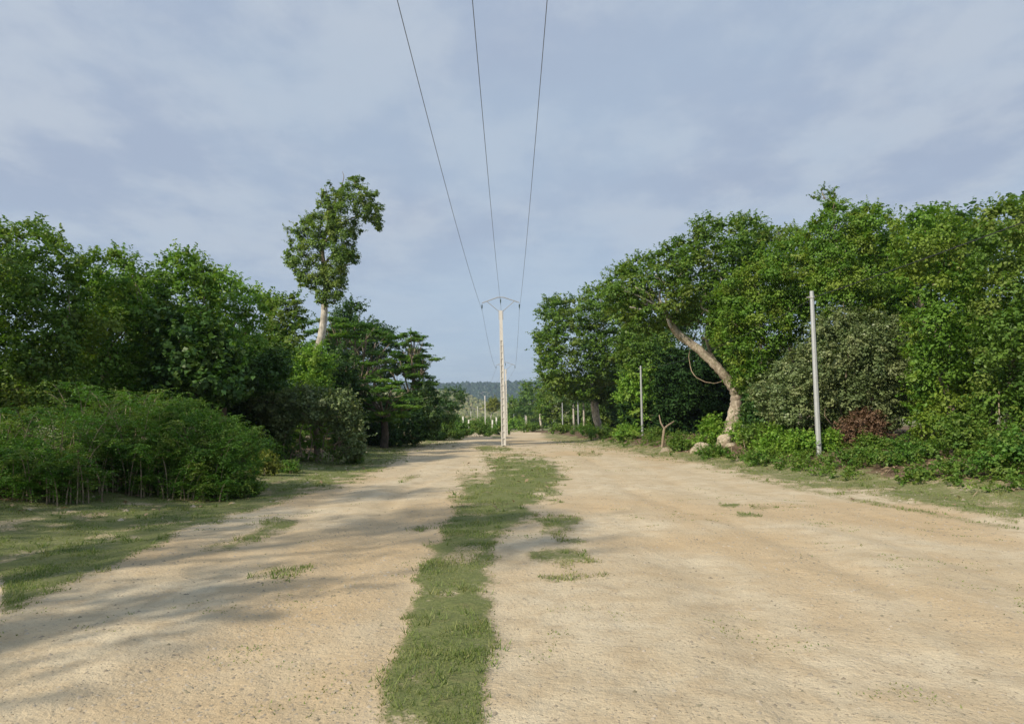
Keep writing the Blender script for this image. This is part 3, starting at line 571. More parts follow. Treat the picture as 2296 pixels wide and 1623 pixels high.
shrub('weed_bush', 'lone grey green seedling bush on the left verge in front of the olive shrub tree', 652, 1065, 46, 26, 23.6, 0.05, 'feather', 'bush', n=12)
shrub('weed_bush', 'small dark weed bush at the right foot of the olive shrub tree', 790, 1040, 44, 22, 30, 0.07, 'mid', 'bush', n=10)
shrub('weed_bush', 'leafy weed bush at the left foot of the olive shrub tree', 608, 1045, 50, 40, 27, 0.08, 'mid', 'bush', n=14)
shrub('weed_bush', 'lighter green bush at the verge corner left of the grass island', 1000, 985, 60, 62, 78, 0.15, 'mid', 'bush', n=22)
shrub('weed_bush', 'dark low bush at the road bend just left of the power pole', 1070, 977, 70, 30, 100, 0.2, 'mid', 'bush', n=20)
shrub('weed_bush', 'dark bush under the flat topped tree where the road bends', 955, 990, 60, 50, 74, 0.15, 'dark', 'bush', n=20)
shrub('weed_bush', 'second low bush in the row left of the power pole', 1040, 976, 44, 34, 96, 0.2, 'feather', 'bush', n=16)
shrub('weed_bush', 'low green bush directly behind the concrete power pole', 1118, 970, 50, 26, 112, 0.2, 'feather', 'bush', n=16)
def arching(T, spots, D0, mat, leaf, seedlings=1.0):
    """long arching shoots, each carrying side sprays; spots: (x, y, height, spread)"""
    Pq = []; Nq = []; Tq = []; Cq = []; st = MB()
    for (x, y, h, sp) in spots:
        z0 = gz(x, y); a = rs.rand() * 6.283; dx, dy = math.cos(a) * sp, math.sin(a) * sp; tv = rs.rand(); cv = rs.rand()
        pts = []
        for k in range(9):
            t = k / 8; pts.append(Vector((x + dx * t ** 1.6, y + dy * t ** 1.6, z0 + h * (1 - (1 - t) ** 1.8) - .22 * h * t ** 4)))
        st.tube(pts[:7], [.014 - .0015 * k for k in range(7)], 4, False)
        for k in range(26):
            t = .06 + .94 * rs.rand() ** .8; i = min(int(t * 8), 7); p = pts[i].lerp(pts[i + 1], t * 8 - i)
            d = rs.randn(3); d[2] = d[2] * .3 + .12; d /= np.linalg.norm(d); L_ = leaf * rs.uniform(3.0, 6.5); m_ = 11
            u = (np.arange(m_) + .6) / m_; q = np.array(p)[None] + d[None] * (L_ * u)[:, None]; q[:, 2] -= L_ * .3 * u ** 2
            sd = np.cross(d, (0, 0, 1)); sd /= np.linalg.norm(sd) + 1e-6
            q += sd[None] * (np.where(np.arange(m_) % 2, 1, -1) * leaf * .45)[:, None]
            nn = np.array([0, 0, 1.0]) + rs.randn(m_, 3) * .35; nn /= np.linalg.norm(nn, axis=1, keepdims=True)
            Pq.append(q); Nq.append(nn); Tq.append(np.full(m_, np.clip(tv * .5 + .5 * rs.rand(), 0, 1))); Cq.append(np.full(m_, cv))
    P = np.concatenate(Pq); n = len(P); Ls = leaf * (.8 + .5 * rs.rand(n)); NLEAF[0] += n
    V, t, c = leaves(P, np.concatenate(Nq), Ls, Ls * .42, np.concatenate(Tq), np.concatenate(Cq), .1)
    link('shoots', np_mesh('shoots', V, np.arange(n * 4).reshape(n, 4), 4, {'tint': t, 'clump': c}), M[mat], T); st.build('stems', M['liana'], T)
def arch_spots(x0, x1, y0, y1, n, h0, h1, prof=None):
    o = []
    for i in range(n):
        u = rs.rand(); x = x0 + (x1 - x0) * u; y = rs.uniform(y0, y1); h = rs.uniform(h0, h1) * (prof(u) if prof else 1); o.append((x, y, h, rs.uniform(.25, .6) * h)); 
    return o
arching(FB, arch_spots(-10.2, -6.65, 15.6, 18.0, 150, 1.5, 2.75, lambda u: 1.0 - .42 * max(0, (u - .55) / .45) ** 1.3) + arch_spots(-9.9, -6.35, 15.0, 16.4, 170, .5, 1.7, lambda u: 1.0 - .35 * u), 16, 'feather', .06)
arching(MBU, arch_spots(-11.6, -8.7, 13.6, 15.6, 90, 1.0, 2.1) + arch_spots(-11.2, -8.3, 13.0, 14.2, 90, .4, 1.2), 14, 'feather', .06)
# margin beyond the left edge of the photograph and the trees that shade the foreground from the left
for i, (poly, D, m_, lab) in enumerate((
    ([(170,560),(240,545),(310,575),(330,700),(320,930),(180,950),(150,760)], 25, 'vine', 'vine hung forest tree left of the tall vine covered tree'),
    ([(-60,520),(60,490),(150,530),(190,620),(190,950),(-60,980)], 22.5, 'mid', 'dense forest tree second from the left edge'),
    ([(-260,470),(-140,440),(-40,500),(-20,700),(-40,1000),(-260,1020)], 20, 'vine', 'forest tree beyond the left edge of the view'))):
    tree('forest_tree', lab, 'tree', poly, D, 0.13, m_, r=(0.5, 0.95), bulge=2.0, n=110, cover=0.6)
pass
def world_tree(x, y, h, w, label, mat='vine', leaf=.2, n=44, cover=.55, group=None, bark='bark'):
    z0 = gz(x, y); T = empty('forest_tree', (x, y, z0), label, 'tree', group); lobes = []
    for i in range(n):
        a = rs.rand() * 6.283; t = rs.rand(); k = math.sqrt(max(.08, 1 - (2 * t - 1) ** 2)); q = math.sqrt(.25 + .75 * rs.rand()) * w * .5 * k
        lobes.append((x + math.cos(a) * q, y + math.sin(a) * q, z0 + h * (.06 + .88 * t), rs.uniform(.12, .2) * w, .8))
    o, rr = curve_pts([(x, y, z0 - .2, .3), (x + .2, y, z0 + h * .3, .2), (x - .1, y, z0 + h * .7, .12)], 5, .06); MB().tube(o, rr, 8).build('trunk', M[bark], T, True)
    grow(T, (x, y, z0 + h * .4), lobes, 4, .1, M[bark]); link('crown', crown_mesh('crown', lobes, leaf, cover, .6), M[mat], T); return T
def copy_tree(src, x, y, rz, sc, label=None):
    c = src.copy(); C.objects.link(c); c.location = (x, y, gz(x, y)); c.rotation_euler = (0, 0, rz); c.scale = (sc, sc, sc)
    if label: c['label'] = label
    for ch in src.children:
        d = ch.copy(); C.objects.link(d); d.parent = c
    return c
GL = 'forest trees in the rows behind the roadside trees'
w1 = world_tree(-19, 34, 9.5, 6.5, 'dark forest tree hidden deep behind the vine covered trees', 'dark', .24, 50, .6, GL)
for (x, y, rz, s_) in ((-25, 32, 1, 1), (-20, 43, 2, .95), (-26, 44, 3, 1.05), (-22, 54, 4, 1.0), (-20, 66, 5, 1.0), (-25, 62, 1.4, 1.1), (-16.5, 80, 2.5, .9), (-22, 82, 3.5, 1.0), (-13, 98, .6, .75), (-28, 26, 2.2, 1.0), (-25, 20, 5.1, 1.0), (-30, 14, .3, 1.1),
        (22, 42, 2.1, 1.3), (19, 52, .8, 1.25), (25, 50, 3.3, 1.4), (17.5, 62, 4.2, 1.3), (22, 66, 5.5, 1.4), (16.5, 74, 1.2, 1.3), (16, 88, 2.9, 1.3), (18, 104, .4, 1.3), (20, 33, 5.0, 1.15), (25, 36, 1.1, 1.3), (24, 27, 3.0, 1.15), (29, 30, .2, 1.3), (29, 20, 1.9, 1.1), (16, 120, 3.6, 1.2), (17, 140, 2.3, 1.2)):
    copy_tree(w1, x, y, rz, s_)
GS = 'roadside trees behind the photographer on the left'
w2 = world_tree(-10.2, 2.5, 9.0, 7.0, 'roadside tree behind the photographer shading the near verge', 'vine', .2, 34, .20, GS)
for (x, y, rz, s_) in ((-13.4, 7.5, 1, 1.0), (-15, -12, 3, 1.15)): copy_tree(w2, x, y, rz, s_)

# ------------------------------------------------------------------ trees on the right
tree('spreading_tree', 'wide spreading tree whose crown overhangs the road bend right of the power pole', 'tree',
     [(1197,768),(1202,740),(1222,728),(1206,712),(1215,680),(1242,668),(1300,664),(1340,640),(1400,640),(1440,700),(1450,790),(1430,850),(1380,870),(1330,900),(1280,900),(1225,880),(1200,830),(1210,800)], 80, 0.30, 'mid',
     base=(10.9, 85), trunk_r=.45, r=(0.8, 1.6), bulge=5, n=330, cover=0.7, limbs=9, flat=.6, up=.8, fork=at(1325, 870, 84), bark='bark_pale')
tree('broadleaf_tree', 'darker tree under the wide spreading crown near the middle grey posts', 'tree',
     [(1210,860),(1260,850),(1330,880),(1400,860),(1420,920),(1400,968),(1330,972),(1240,966),(1205,930)], 140, 0.42, 'mid', r=(1.1, 2.2), bulge=4, n=130, cover=0.8, base=(19, 142))
tree('broadleaf_tree', 'dark hanging tree above the farthest grey posts on the right', 'tree',
     [(1138,905),(1160,895),(1175,862),(1190,850),(1212,862),(1230,900),(1240,955),(1225,966),(1140,965)], 275, 0.7, 'mid', r=(2.0, 4.0), bulge=6, n=120, cover=0.8, base=(10, 278))
tree('broadleaf_tree', 'distant rounded tree at the end of the right hand forest by the power pole', 'tree',
     [(1128,925),(1140,905),(1160,905),(1170,930),(1168,962),(1130,962)], 320, 0.8, 'mid', r=(2.2, 3.8), bulge=4, n=50, cover=0.8)
for (a, b, c, d, D, rr_) in ((1216,930,1214,970,150,.28),(1285,925,1287,968,96,.16),(1313,915,1314,968,96,.2),(1238,930,1240,966,120,.2)):
    pass
# the leaning tree
LT = [(1643, 990, .62), (1642, 965, .52), (1645, 940, .40), (1651, 905, .33), (1650, 886, .29), (1644, 870, .28), (1628, 846, .25), (1600, 815, .24), (1562, 780, .23), (1515, 742, .21), (1490, 700, .17), (1462, 682, .16), (1430, 660, .10)]
b1 = at(1643, 990, 38); gz1 = gz(b1.x, 38)
crownR = [(1345,650),(1352,625),(1390,600),(1400,585),(1452,570),(1490,548),(1550,525),(1562,492),(1590,484),(1628,498),(1655,488),(1690,482),(1712,500),(1730,520),(1700,600),(1712,680),(1660,720),(1600,700),(1560,730),(1500,745),(1440,760),(1400,740),(1352,700)]
TL, lobL = tree('leaning_tree', 'huge tree with a thick tan trunk leaning left and a flared foot', 'tree', crownR, 39, 0.16, 'mid',
     base=(b1.x, 38), r=(0.45, 0.95), bulge=3.2, n=330, cover=0.68, flat=.6, up=.8, limbs=0, bark='bark_lean', gap=.42,
     trunk_pts=[(b1.x, 38, gz1 - .2, .8)] + [V3(a, b, 38 - .12 * i, r) for i, (a, b, r) in enumerate(LT[1:])])
for pts, r0 in (([(1515,742),(1480,700),(1440,680),(1405,672)], .16), ([(1485,705),(1470,660),(1440,640)], .10), ([(1470,690),(1430,655),(1395,655)], .08), ([(1610,825),(1585,760),(1590,700),(1575,640)], .14),
                ([(1490,700),(1500,650),(1540,600)], .10), ([(1450,650),(1420,655),(1390,640)], .06), ([(1648,880),(1680,820),(1700,760)], .14), ([(1540,690),(1520,660),(1500,640),(1470,622)], .08),
                ([(1625,640),(1612,610),(1575,600)], .07), ([(1480,720),(1440,735),(1400,722)], .06)):
    limb(TL, [at(a, b, 38 + .5 * k + rs.randn() * .2) for k, (a, b) in enumerate(pts)], r0 * .85, r0 * .3, M['bark_lean'], 'limb', 7)
for pts in ([(1505,735),(1488,700),(1460,678),(1428,662),(1400,652)], [(1470,684),(1450,655),(1425,645)], [(1492,705),(1478,668),(1484,640),(1470,615)], [(1470,690),(1440,694),(1412,688)], [(1600,735),(1588,700),(1574,690),(1572,668)], [(1625,650),(1612,618),(1592,600),(1588,585)], [(1520,700),(1506,672),(1512,645)]):
    limb(TL, [at(a, b, 36.3 - .12 * k) for k, (a, b) in enumerate(pts)], .085, .03, M['bark_pale'], 'branch', 6)
for pts in ([(1560,745),(1545,790),(1555,840),(1600,860),(1630,845)], [(1580,760),(1566,720),(1585,690)], [(1690,930),(1702,950),(1690,968),(1665,955)], [(1590,930),(1588,965),(1592,985)]):
    limb(TL, [at(a, b, 37.2 + rs.randn() * .2) for a, b in pts], .03, .018, M['liana'], 'liana', 5)
link('vine_drape', crown_mesh('vine_drape', fill([(1575,720),(1600,690),(1650,700),(1690,760),(1700,840),(1690,890),(1665,885),(1640,870),(1645,840),(1615,800),(1585,760)], 36.2, .3, .55, .8, 110, .9, .3), 0.13, .75), M['vine'], TL)
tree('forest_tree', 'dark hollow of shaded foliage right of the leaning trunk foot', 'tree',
     [(1660,880),(1720,880),(1780,960),(1900,960),(1950,990),(1940,1025),(1800,1020),(1700,1010),(1655,960)], 33, 0.16, 'dark', r=(0.4, 0.8), bulge=1.0, n=90, cover=0.8, bark='shade_bark_wall')
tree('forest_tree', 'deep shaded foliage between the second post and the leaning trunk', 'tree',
     [(1385,900),(1500,905),(1560,900),(1640,915),(1640,975),(1560,990),(1400,978)], 58, 0.22, 'deep', r=(0.5, 0.9), bulge=1.0, n=110, cover=0.8, bark='shade_bark_wall')
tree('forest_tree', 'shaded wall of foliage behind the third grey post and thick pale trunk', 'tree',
     [(1318,860),(1400,840),(1440,860),(1440,970),(1350,975),(1312,965)], 108, 0.34, 'mid', r=(0.9, 1.6), bulge=2.0, n=100, cover=0.8, bark='shade_bark_wall')
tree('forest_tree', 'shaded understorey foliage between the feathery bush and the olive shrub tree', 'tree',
     [(430,870),(500,850),(640,860),(660,940),(650,1015),(610,1040),(560,1030),(520,960),(440,900)], 31, 0.14, 'dark', r=(0.4, 0.7), bulge=1.0, n=110, cover=0.85, bark='shade_bark_wall')
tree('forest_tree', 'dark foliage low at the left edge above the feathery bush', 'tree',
     [(250,820),(363,850),(480,860),(560,800),(640,790),(640,880),(500,920),(363,930),(250,960)], 28.5, 0.15, 'dark', r=(0.4, 0.8), bulge=1.0, n=120, cover=0.85, bark='shade_bark_wall')
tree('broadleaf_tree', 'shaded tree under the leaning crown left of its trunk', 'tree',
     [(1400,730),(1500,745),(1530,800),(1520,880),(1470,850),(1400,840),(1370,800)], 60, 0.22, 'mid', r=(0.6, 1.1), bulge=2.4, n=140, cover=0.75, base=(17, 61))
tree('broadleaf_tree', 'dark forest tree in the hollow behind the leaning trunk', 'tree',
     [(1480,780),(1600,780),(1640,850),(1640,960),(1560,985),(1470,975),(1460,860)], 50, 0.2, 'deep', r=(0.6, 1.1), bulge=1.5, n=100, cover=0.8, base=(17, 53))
tree('climber_mound', 'bright green climber column just right of the second grey post', 'climber',
     [(1392,850),(1420,815),(1445,800),(1470,822),(1482,880),(1478,950),(1440,972),(1405,965),(1385,900)], 59, 0.2, 'bright', r=(0.45, 0.8), bulge=1.6, n=100, cover=0.75)
tree('vine_covered_tree', 'vine draped tree with bright clumps right above the leaning trunk', 'tree',
     [(1600,660),(1650,600),(1700,560),(1745,545),(1800,520),(1828,560),(1835,660),(1815,740),(1760,790),(1720,860),(1690,880),(1650,870),(1630,810),(1610,740)], 35, 0.13, 'vine', r=(0.42, 0.85), bulge=2.4, n=260, cover=0.72, bark='bark')
tree('broadleaf_tree', 'grey green tree crown with bare twigs on the right skyline between two taller crowns', 'tree',
     [(1690,520),(1730,505),(1790,510),(1810,520),(1830,600),(1800,650),(1720,640),(1690,600)], 40, 0.14, 'tall', r=(0.5, 0.85), bulge=1.8, n=90, cover=0.55)
TR, lobR = tree('vine_covered_tree', 'tallest vine covered tree at the right with pale lianas and a sprig above its top', 'tree',
     [(1800,525),(1835,485),(1848,462),(1855,448),(1878,450),(1895,458),(1905,480),(1925,455),(1960,452),(2000,470),(2020,560),(2010,720),(1940,740),(1850,720),(1815,650)], 30, 0.11, 'vine', r=(0.34, 0.7), bulge=2.2, n=280, cover=0.7)
for pts in ([(1870,500),(1880,560),(1895,600),(1910,630)], [(1860,510),(1868,545),(1878,585),(1884,620)], [(1895,560),(1905,610),(1912,640)], [(1885,600),(1895,640),(1900,690)], [(1900,640),(1890,670),(1895,720)], [(1875,490),(1868,470),(1872,455)]):
    limb(TR, [at(a, b, 28.3 + rs.randn() * .3) for a, b in pts], .026, .014, M['liana'], 'liana', 5)
for pts in ([(1872,455),(1862,440),(1856,428)], [(1862,450),(1840,444),(1818,440)], [(1866,446),(1872,436),(1868,428)], [(1850,446),(1844,434),(1842,422)]):
    limb(TR, [at(a, b, 29.6) for a, b in pts], .025, .008, M['liana'], 'twig', 4)
link('foliage', crown_mesh('foliage', [(*at(x_, y_, 29.6), r_, .8) for x_, y_, r_ in ((1858,430,.12),(1868,436,.14),(1826,443,.10),(1834,446,.11),(1844,426,.08),(1866,446,.13),(1860,455,.2))], 0.10, 0.8), M['mid'], TR)
T6, lob6 = tree('olive_tree', 'pale olive leaved tree with rounded clumps behind the nearest grey post', 'tree',
     [(1672,880),(1690,855),(1730,830),(1755,795),(1795,780),(1830,715),(1880,688),(1945,700),(2040,720),(2070,860),(2030,960),(1960,990),(1880,990),(1850,960),(1790,985),(1740,965),(1700,930)], 27.5, 0.10, 'olive', r=(0.3, 0.62), bulge=1.9, n=330, cover=0.7, gap=.43, limbs=8, bark='liana')
for pts in ([(1915,830),(1918,880),(1924,930),(1935,960)], [(1880,900),(1890,940),(1905,975)], [(1860,880),(1850,930),(1875,960)], [(1925,870),(1935,920),(1950,960)], [(1800,1000),(1815,960),(1835,950)], [(1840,820),(1870,850),(1900,870)]):
    limb(T6, [at(a, b, 25.9) for a, b in pts], .03, .015, M['liana'], 'liana', 5)
tree('dead_bush', 'russet brown dried bush at the foot of the forest right of the nearest grey post', 'bush',
     [(1885,950),(1910,930),(1945,925),(1985,940),(1990,1005),(1930,1018),(1890,1005)], 25, 0.085, 'russet', r=(0.2, 0.4), bulge=.8, n=60, cover=.5, bark='liana', trunk_r=.04)
for i, (poly, D, m_, lab) in enumerate((
    ([(1990,500),(2060,455),(2130,470),(2180,540),(2190,760),(2170,1000),(2050,1010),(2030,800)], 24, 'vine', 'vine hung forest tree next right of the tallest vine covered tree'),
    ([(2170,480),(2240,440),(2330,460),(2360,600),(2360,1060),(2190,1040)], 21, 'mid', 'dense forest tree at the right edge of the view'),
    ([(2340,430),(2480,420),(2560,600),(2560,1100),(2350,1080)], 18.5, 'vine', 'forest tree beyond the right edge of the view'))):
    tree('forest_tree', lab, 'tree', poly, D, 0.12, m_, r=(0.5, 0.95), bulge=1.8, n=120, cover=0.6)

# undergrowth shrubs on the right verge: (label, px, py, w, h, D, mat)
for lab, a, b, w, h, D, m_, lf in (
    ('dark leafy low bush in the corner right of the nearest grey post', 1905, 1078, 105, 40, 21, 'feather', .06),
    ('low dark bush at the right edge beside the sandy strip', 2040, 1090, 150, 50, 19.5, 'feather', .06),
    ('yellow green broad leaved sapling clump just left of the nearest grey post', 1800, 1042, 60, 60, 24.5, 'bright', .09),
    ('bright sapling clump with yellow tips between the boulders and the nearest grey post', 1745, 1035, 80, 66, 26.5, 'bright', .09),
    ('small sapling at the right foot of the nearest grey post', 1862, 1040, 34, 38, 24.2, 'bright', .085),
    ('bright bush in front of the leaning trunk', 1668, 990, 60, 54, 33, 'bright', .10),
    ('pale leafy bush left of the leaning trunk above the boulder', 1590, 975, 62, 62, 35, 'bright', .12),
    ('dark green bush behind the right hand boulder', 1700, 1015, 60, 50, 30, 'mid', .10),
    ('straggly bush under the olive leaved tree', 1830, 1010, 60, 50, 27, 'mid', .09),
    ('low green weed bush left of the left hand boulder', 1530, 1005, 64, 30, 36, 'mid', .09),
    ('low green weed bush in front of the left hand boulder', 1600, 1018, 80, 28, 30, 'feather', .07),
    ('bright low bush at the foot of the second grey post', 1408, 985, 70, 34, 52, 'bright', .13),
    ('low weed bush right of the second grey post', 1470, 990, 50, 26, 46, 'mid', .10),
    ('wide low weed bush between the second and third grey posts', 1360, 985, 80, 26, 62, 'mid', .13),
    ('green weed bush at the foot of the third grey post', 1312, 985, 66, 24, 74, 'feather', .15),
    ('low bush at the tip of the verge where the road bends right', 1262, 980, 60, 16, 100, 'mid', .2),
    ('small round bush beneath the farthest trees on the right', 1190, 966, 60, 14, 140, 'mid', .3),
    ('low weed bush on the verge below the bright saplings', 1700, 1050, 60, 24, 25, 'feather', .06),
    ('tangled weed bush on the verge below the dried bush', 1960, 1055, 70, 30, 22.5, 'mid', .08),
    ('dense weed bush near the right edge under the forest', 2150, 1075, 150, 90, 19, 'mid', .09),
    ('far right roadside weed bush', 2290, 1120, 150, 90, 15.5, 'feather', .08)):
    shrub('weed_bush', lab, a, b, w, h, D, lf, m_, 'bush', n=18, cover=.8)
# bare leaning stalks
for (a, b, c, d, D, lab) in ((1690,1052,1662,1010,26,'thin dry stalk leaning left on the verge nearest the boulder'),(1722,1050,1700,1018,26,'thin dry stalk leaning left in the middle of the verge'),(1748,1048,1726,1022,25.6,'thin dry stalk leaning left beside the sapling clump'),(1640,1030,1640,992,29,'thin upright stick in front of the right hand boulder'),(1672,1028,1667,985,29,'tall upright stick right of the right hand boulder'),(1718,1020,1712,980,29,'upright stick under the dark green bush')):
    T = at(c, d, D); B = at(a, b, D); z = gz(B.x, D); o = MB().tube([(B.x, D, z - .05), (B.x * .5 + T.x * .5, D, (z + T.z) / 2 + .05), tuple(T)], [.018, .014, .007], 5).build('dry_stalk', M['liana']); tag(o, lab, 'stick', 'dry sticks on the right verge')
# dead branch and boulders
db = at(1484, 995, 40); z = gz(db.x, 40); o, rr = curve_pts([(db.x, 40, z - .05, .10), (*at(1488, 970, 40), .10), (*at(1492, 958, 40), .085), (*at(1512, 944, 40), .04)], 5, .1)
o2, rr2 = curve_pts([(*at(1490, 962, 40), .06), (*at(1482, 948, 40.2), .045), (*at(1478, 930, 40.3), .02)], 4, .1)
tag(MB().tube(o, [q * .8 for q in rr], 7).tube(o2, rr2, 6).build('dead_branch', M['liana'], None, True), 'dead branch forking up from the undergrowth between the second post and boulders', 'branch')
def boulder(px_, py_, D, w, h, d, lab, seed):
    v = at(px_, py_, D); z0 = gz(v.x, v.y); R_ = np.random.RandomState(seed); th = np.linspace(0, 2 * np.pi, 19)[:-1]; ph = np.linspace(0.04, np.pi * .62, 8); V = []; 
    for p in ph:
        for t in th:
            k = 1 + 0.16 * math.sin(3 * t + seed) + .12 * math.sin(5 * p + 2 * t) + .10 * (R_.rand() - .5)
            V.append((v.x + w * math.sin(p) * math.cos(t) * k, v.y + d * math.sin(p) * math.sin(t) * k, z0 - .08 + h * math.cos(p) * (.9 + .2 * k - .1)))
    Fc = [(i * 18 + j, i * 18 + (j + 1) % 18, (i + 1) * 18 + (j + 1) % 18, (i + 1) * 18 + j) for i in range(7) for j in range(18)]
    me = bpy.data.meshes.new('boulder'); me.from_pydata(V, [], [f[::-1] for f in Fc] + [tuple(range(18))]); me.update()
    tag(link('boulder', me, M['stone']), lab, 'boulder')
boulder(1572, 998, 34, .55, .50, .4, 'pale boulder half buried in weeds left of the leaning trunk', 3)
boulder(1628, 998, 34, .52, .62, .4, 'pale rough boulder below the flared foot of the leaning trunk', 7)
boulder(1492, 1003, 37, .28, .30, .25, 'small pale rock beside the dead branch', 5)
boulder(437, 1146, 12.6, .065, .08, .05, 'small tan stone standing on the left verge in front of the feathery bush', 9)
boulder(1640, 1008, 33, .3, .25, .25, 'small rock tucked under the rough boulder', 12)

# ------------------------------------------------------------------ far things at the end of the road
tree('broadleaf_tree', 'dark flat headed tree at the left end of the road view beside the brown hillside', 'tree',
     [(985,880),(1000,868),(1025,870),(1042,885),(1040,895),(1045,912),(1030,925),(1005,925),(985,935),(975,900)], 120, 0.30, 'dark', base=(at(1000, 960, 122).x, 122), r=(.9, 1.5), bulge=2.5, n=60, cover=.6, flat=.5, up=.8, limbs=6)
tree('slanting_tree', 'yellow green tree with a pale slanting trunk left of the power pole in the distance', 'tree',
     [(1088,912),(1095,900),(1108,893),(1120,898),(1122,915),(1112,925),(1095,925)], 230, 0.42, 'yellowish', base=(at(1098, 940, 230).x, 230), r=(0.7, 1.2), bulge=1.5, n=24, cover=.5, bark='bark_pale', trunk_r=.3)
for i, (a, b, w, h, D, m_, lab) in enumerate(((1045,955,60,30,210,'mid','far bush row left part beyond the road bend'),(1085,955,60,24,220,'feather','far bush row middle part beyond the road bend'),(1110,958,60,26,200,'mid','far bush row right part next to the power pole'),(1150,960,50,24,190,'bright','far light green bush right of the power pole foot'),(1020,950,40,30,180,'dark','far dark bush left of the white posts'))):
    shrub('far_bush', lab, a, b, w, h, D, .45, m_, 'bush', n=16, stems=2)
hb = at(1070, 950, 260)                                             # thatched hut
hut = empty('thatched_hut', (hb.x, 260, 0), 'tiny thatched hut roof among bushes in the distance beyond the road bend', 'hut')
MB().box((hb.x, 260, 1.1), (4.6, 3.4, 2.2)).build('wall', M['shade_bark_wall'], hut)
hv = [(-3.3, -2.3, 1.9), (3.3, -2.3, 1.9), (3.3, 2.3, 1.9), (-3.3, 2.3, 1.9), (-1.9, 0, 4.4), (1.9, 0, 4.4), (-2.5, -1.2, 3.5), (2.5, -1.2, 3.5)]
me = bpy.data.meshes.new('roof'); me.from_pydata([(hb.x + a, 260 + b, c) for a, b, c in hv], [], [(0, 1, 7, 6), (6, 7, 5, 4), (1, 2, 5, 7), (2, 3, 4, 5), (3, 0, 6, 4), (3, 2, 1, 0)]); me.update(); link('roof', me, M['thatch'], hut)

# ------------------------------------------------------------------ concrete power poles
def concrete_pole(x, y, h, label, lean=0.0, rungs=True, rot=0.0, detail=True, style='arch'):
    z0 = gz(x, y); T = empty('power_pole', (x, y, z0), label, 'power pole', 'concrete power poles along the road')
    def P(px_, py_, pz): return Vector((x + px_ + lean * pz, y + py_, z0 + pz))
    def wd(z): return 0.345 - 0.11 * z / h
    def dp(z): return 0.30 - 0.10 * z / h
    zt = h * 0.775                                                   # recesses end here, above is solid
    def prism(mb, x0, x1, y0, y1, za, zb):
        """x0..y1 given as fractions of the local width and depth; tapers with height"""
        b = len(mb.v)
        for z in (za, zb):
            for (u, v) in ((x0, y0), (x1, y0), (x1, y1), (x0, y1)): mb.v.append(P(u * wd(z), v * dp(z), z))
        for q in ((3, 2, 1, 0), (4, 5, 6, 7), (0, 1, 5, 4), (1, 2, 6, 5), (2, 3, 7, 6), (3, 0, 4, 7)): mb.f.append([b + i for i in q])
    mb = MB(); prism(mb, -.5, -.26, -.5, .5, -.3, zt); prism(mb, .26, .5, -.5, .5, -.3, zt); prism(mb, -.26, .26, -.22, .22, -.3, zt); prism(mb, -.5, .5, -.5, .5, zt, h)
    mb.build('shaft', M['concrete'], T)
    if rungs:
        k = 0; z = 0.08
        while z < zt - .1:
            for sgn in (-1, 1):
                r_ = MB(); prism(r_, -.26, .26, min(sgn * .22, sgn * .49), max(sgn * .22, sgn * .49), z, z + .065); r_.build('rung', M['concrete'], T)
            z += 0.505
    st = M['steel']; top = h
    a0, a1 = -1.44, 1.44
    if style == 'arch':
        pts = [P(a0, 0, top + .62), P(-.22, 0, top + 1.05), P(.22, 0, top + 1.05), P(a1, 0, top + .62)]
        m2 = MB(); m2.tube(pts, [.035, .04, .04, .035], 6); m2.build('cross_arm', st, T)
        for s in (-1, 1):
            MB().tube([P(s * .15, 0, top - .05), P(s * 1.06, 0, top + .74)], [.028, .028], 5).build('arm_brace', st, T)
            c_ = MB(); c_.box(P(s * .155, 0, top - .33), (.045, .12, .72)); c_.build('clamp', st, T)
        ins = [(a0, top + .62), (0, top + 1.03), (a1, top + .62)]
    else:
        MB().tube([P(-.9, 0, top - .1), P(.9, 0, top - .1)], [.05, .05], 5).build('cross_arm', st, T); ins = [(-.8, top + .2), (0, top + .3), (.8, top + .2)]
    for (ax, az) in (ins if style == 'arch' else []):
        i_ = MB(); q = P(ax, 0, az); i_.tube([q, q - Vector((0, 0, .14))], [.009, .009], 5)
        zz_ = .14
        for k in range(3):
            i_.tube([q - Vector((0, 0, zz_)), q - Vector((0, 0, zz_ + .03)), q - Vector((0, 0, zz_ + .075)), q - Vector((0, 0, zz_ + .09))], [.02, .06, .05, .02], 8); zz_ += .09
        i_.tube([q - Vector((0, 0, zz_)), q - Vector((0, 0, zz_ + .16))], [.015, .02], 6); i_.build('insulator', M['insulator'], T)
    return T, [P(ax, 0, az - .55) for ax, az in ins] if style == 'arch' else [P(ax, 0, az) for ax, az in ins]
g1 = gpt(1126.5, 1001); X1, Y1 = -0.70, 52.0
h1 = (at(1119, 697, Y1).z)
pole1, w_1 = concrete_pole(X1, Y1, h1, 'nearest tall concrete ladder pole standing on the grass island in the middle of the road', lean=-0.011)
pole2, w_2 = concrete_pole(at(1136, 975, 104).x, 104, 10.1, 'second concrete power pole half hidden directly behind the nearest one', lean=-0.006)
pole3, w_3 = concrete_pole(at(1088, 950, 190).x, 190, at(1086, 887, 190).z, 'third concrete power pole rising from the bushes left of the nearest pole', lean=-0.005)
pole4, w_4 = concrete_pole(at(1071, 950, 300).x, 300, at(1071, 911, 300).z, 'fourth thin distant power pole further left', rungs=False)
pole5, w_5 = concrete_pole(at(1056, 950, 240).x, 240, at(1056, 922, 240).z, 'short white distant pole with a flat cross bar left of the others', rungs=False, style='bar')
def sag_line(a, b, s, n=18): return [a.lerp(b, t / n) + Vector((0, 0, -4 * s * (t / n) * (1 - t / n))) for t in range(n + 1)]
SIDE = ('left', 'middle', 'right')
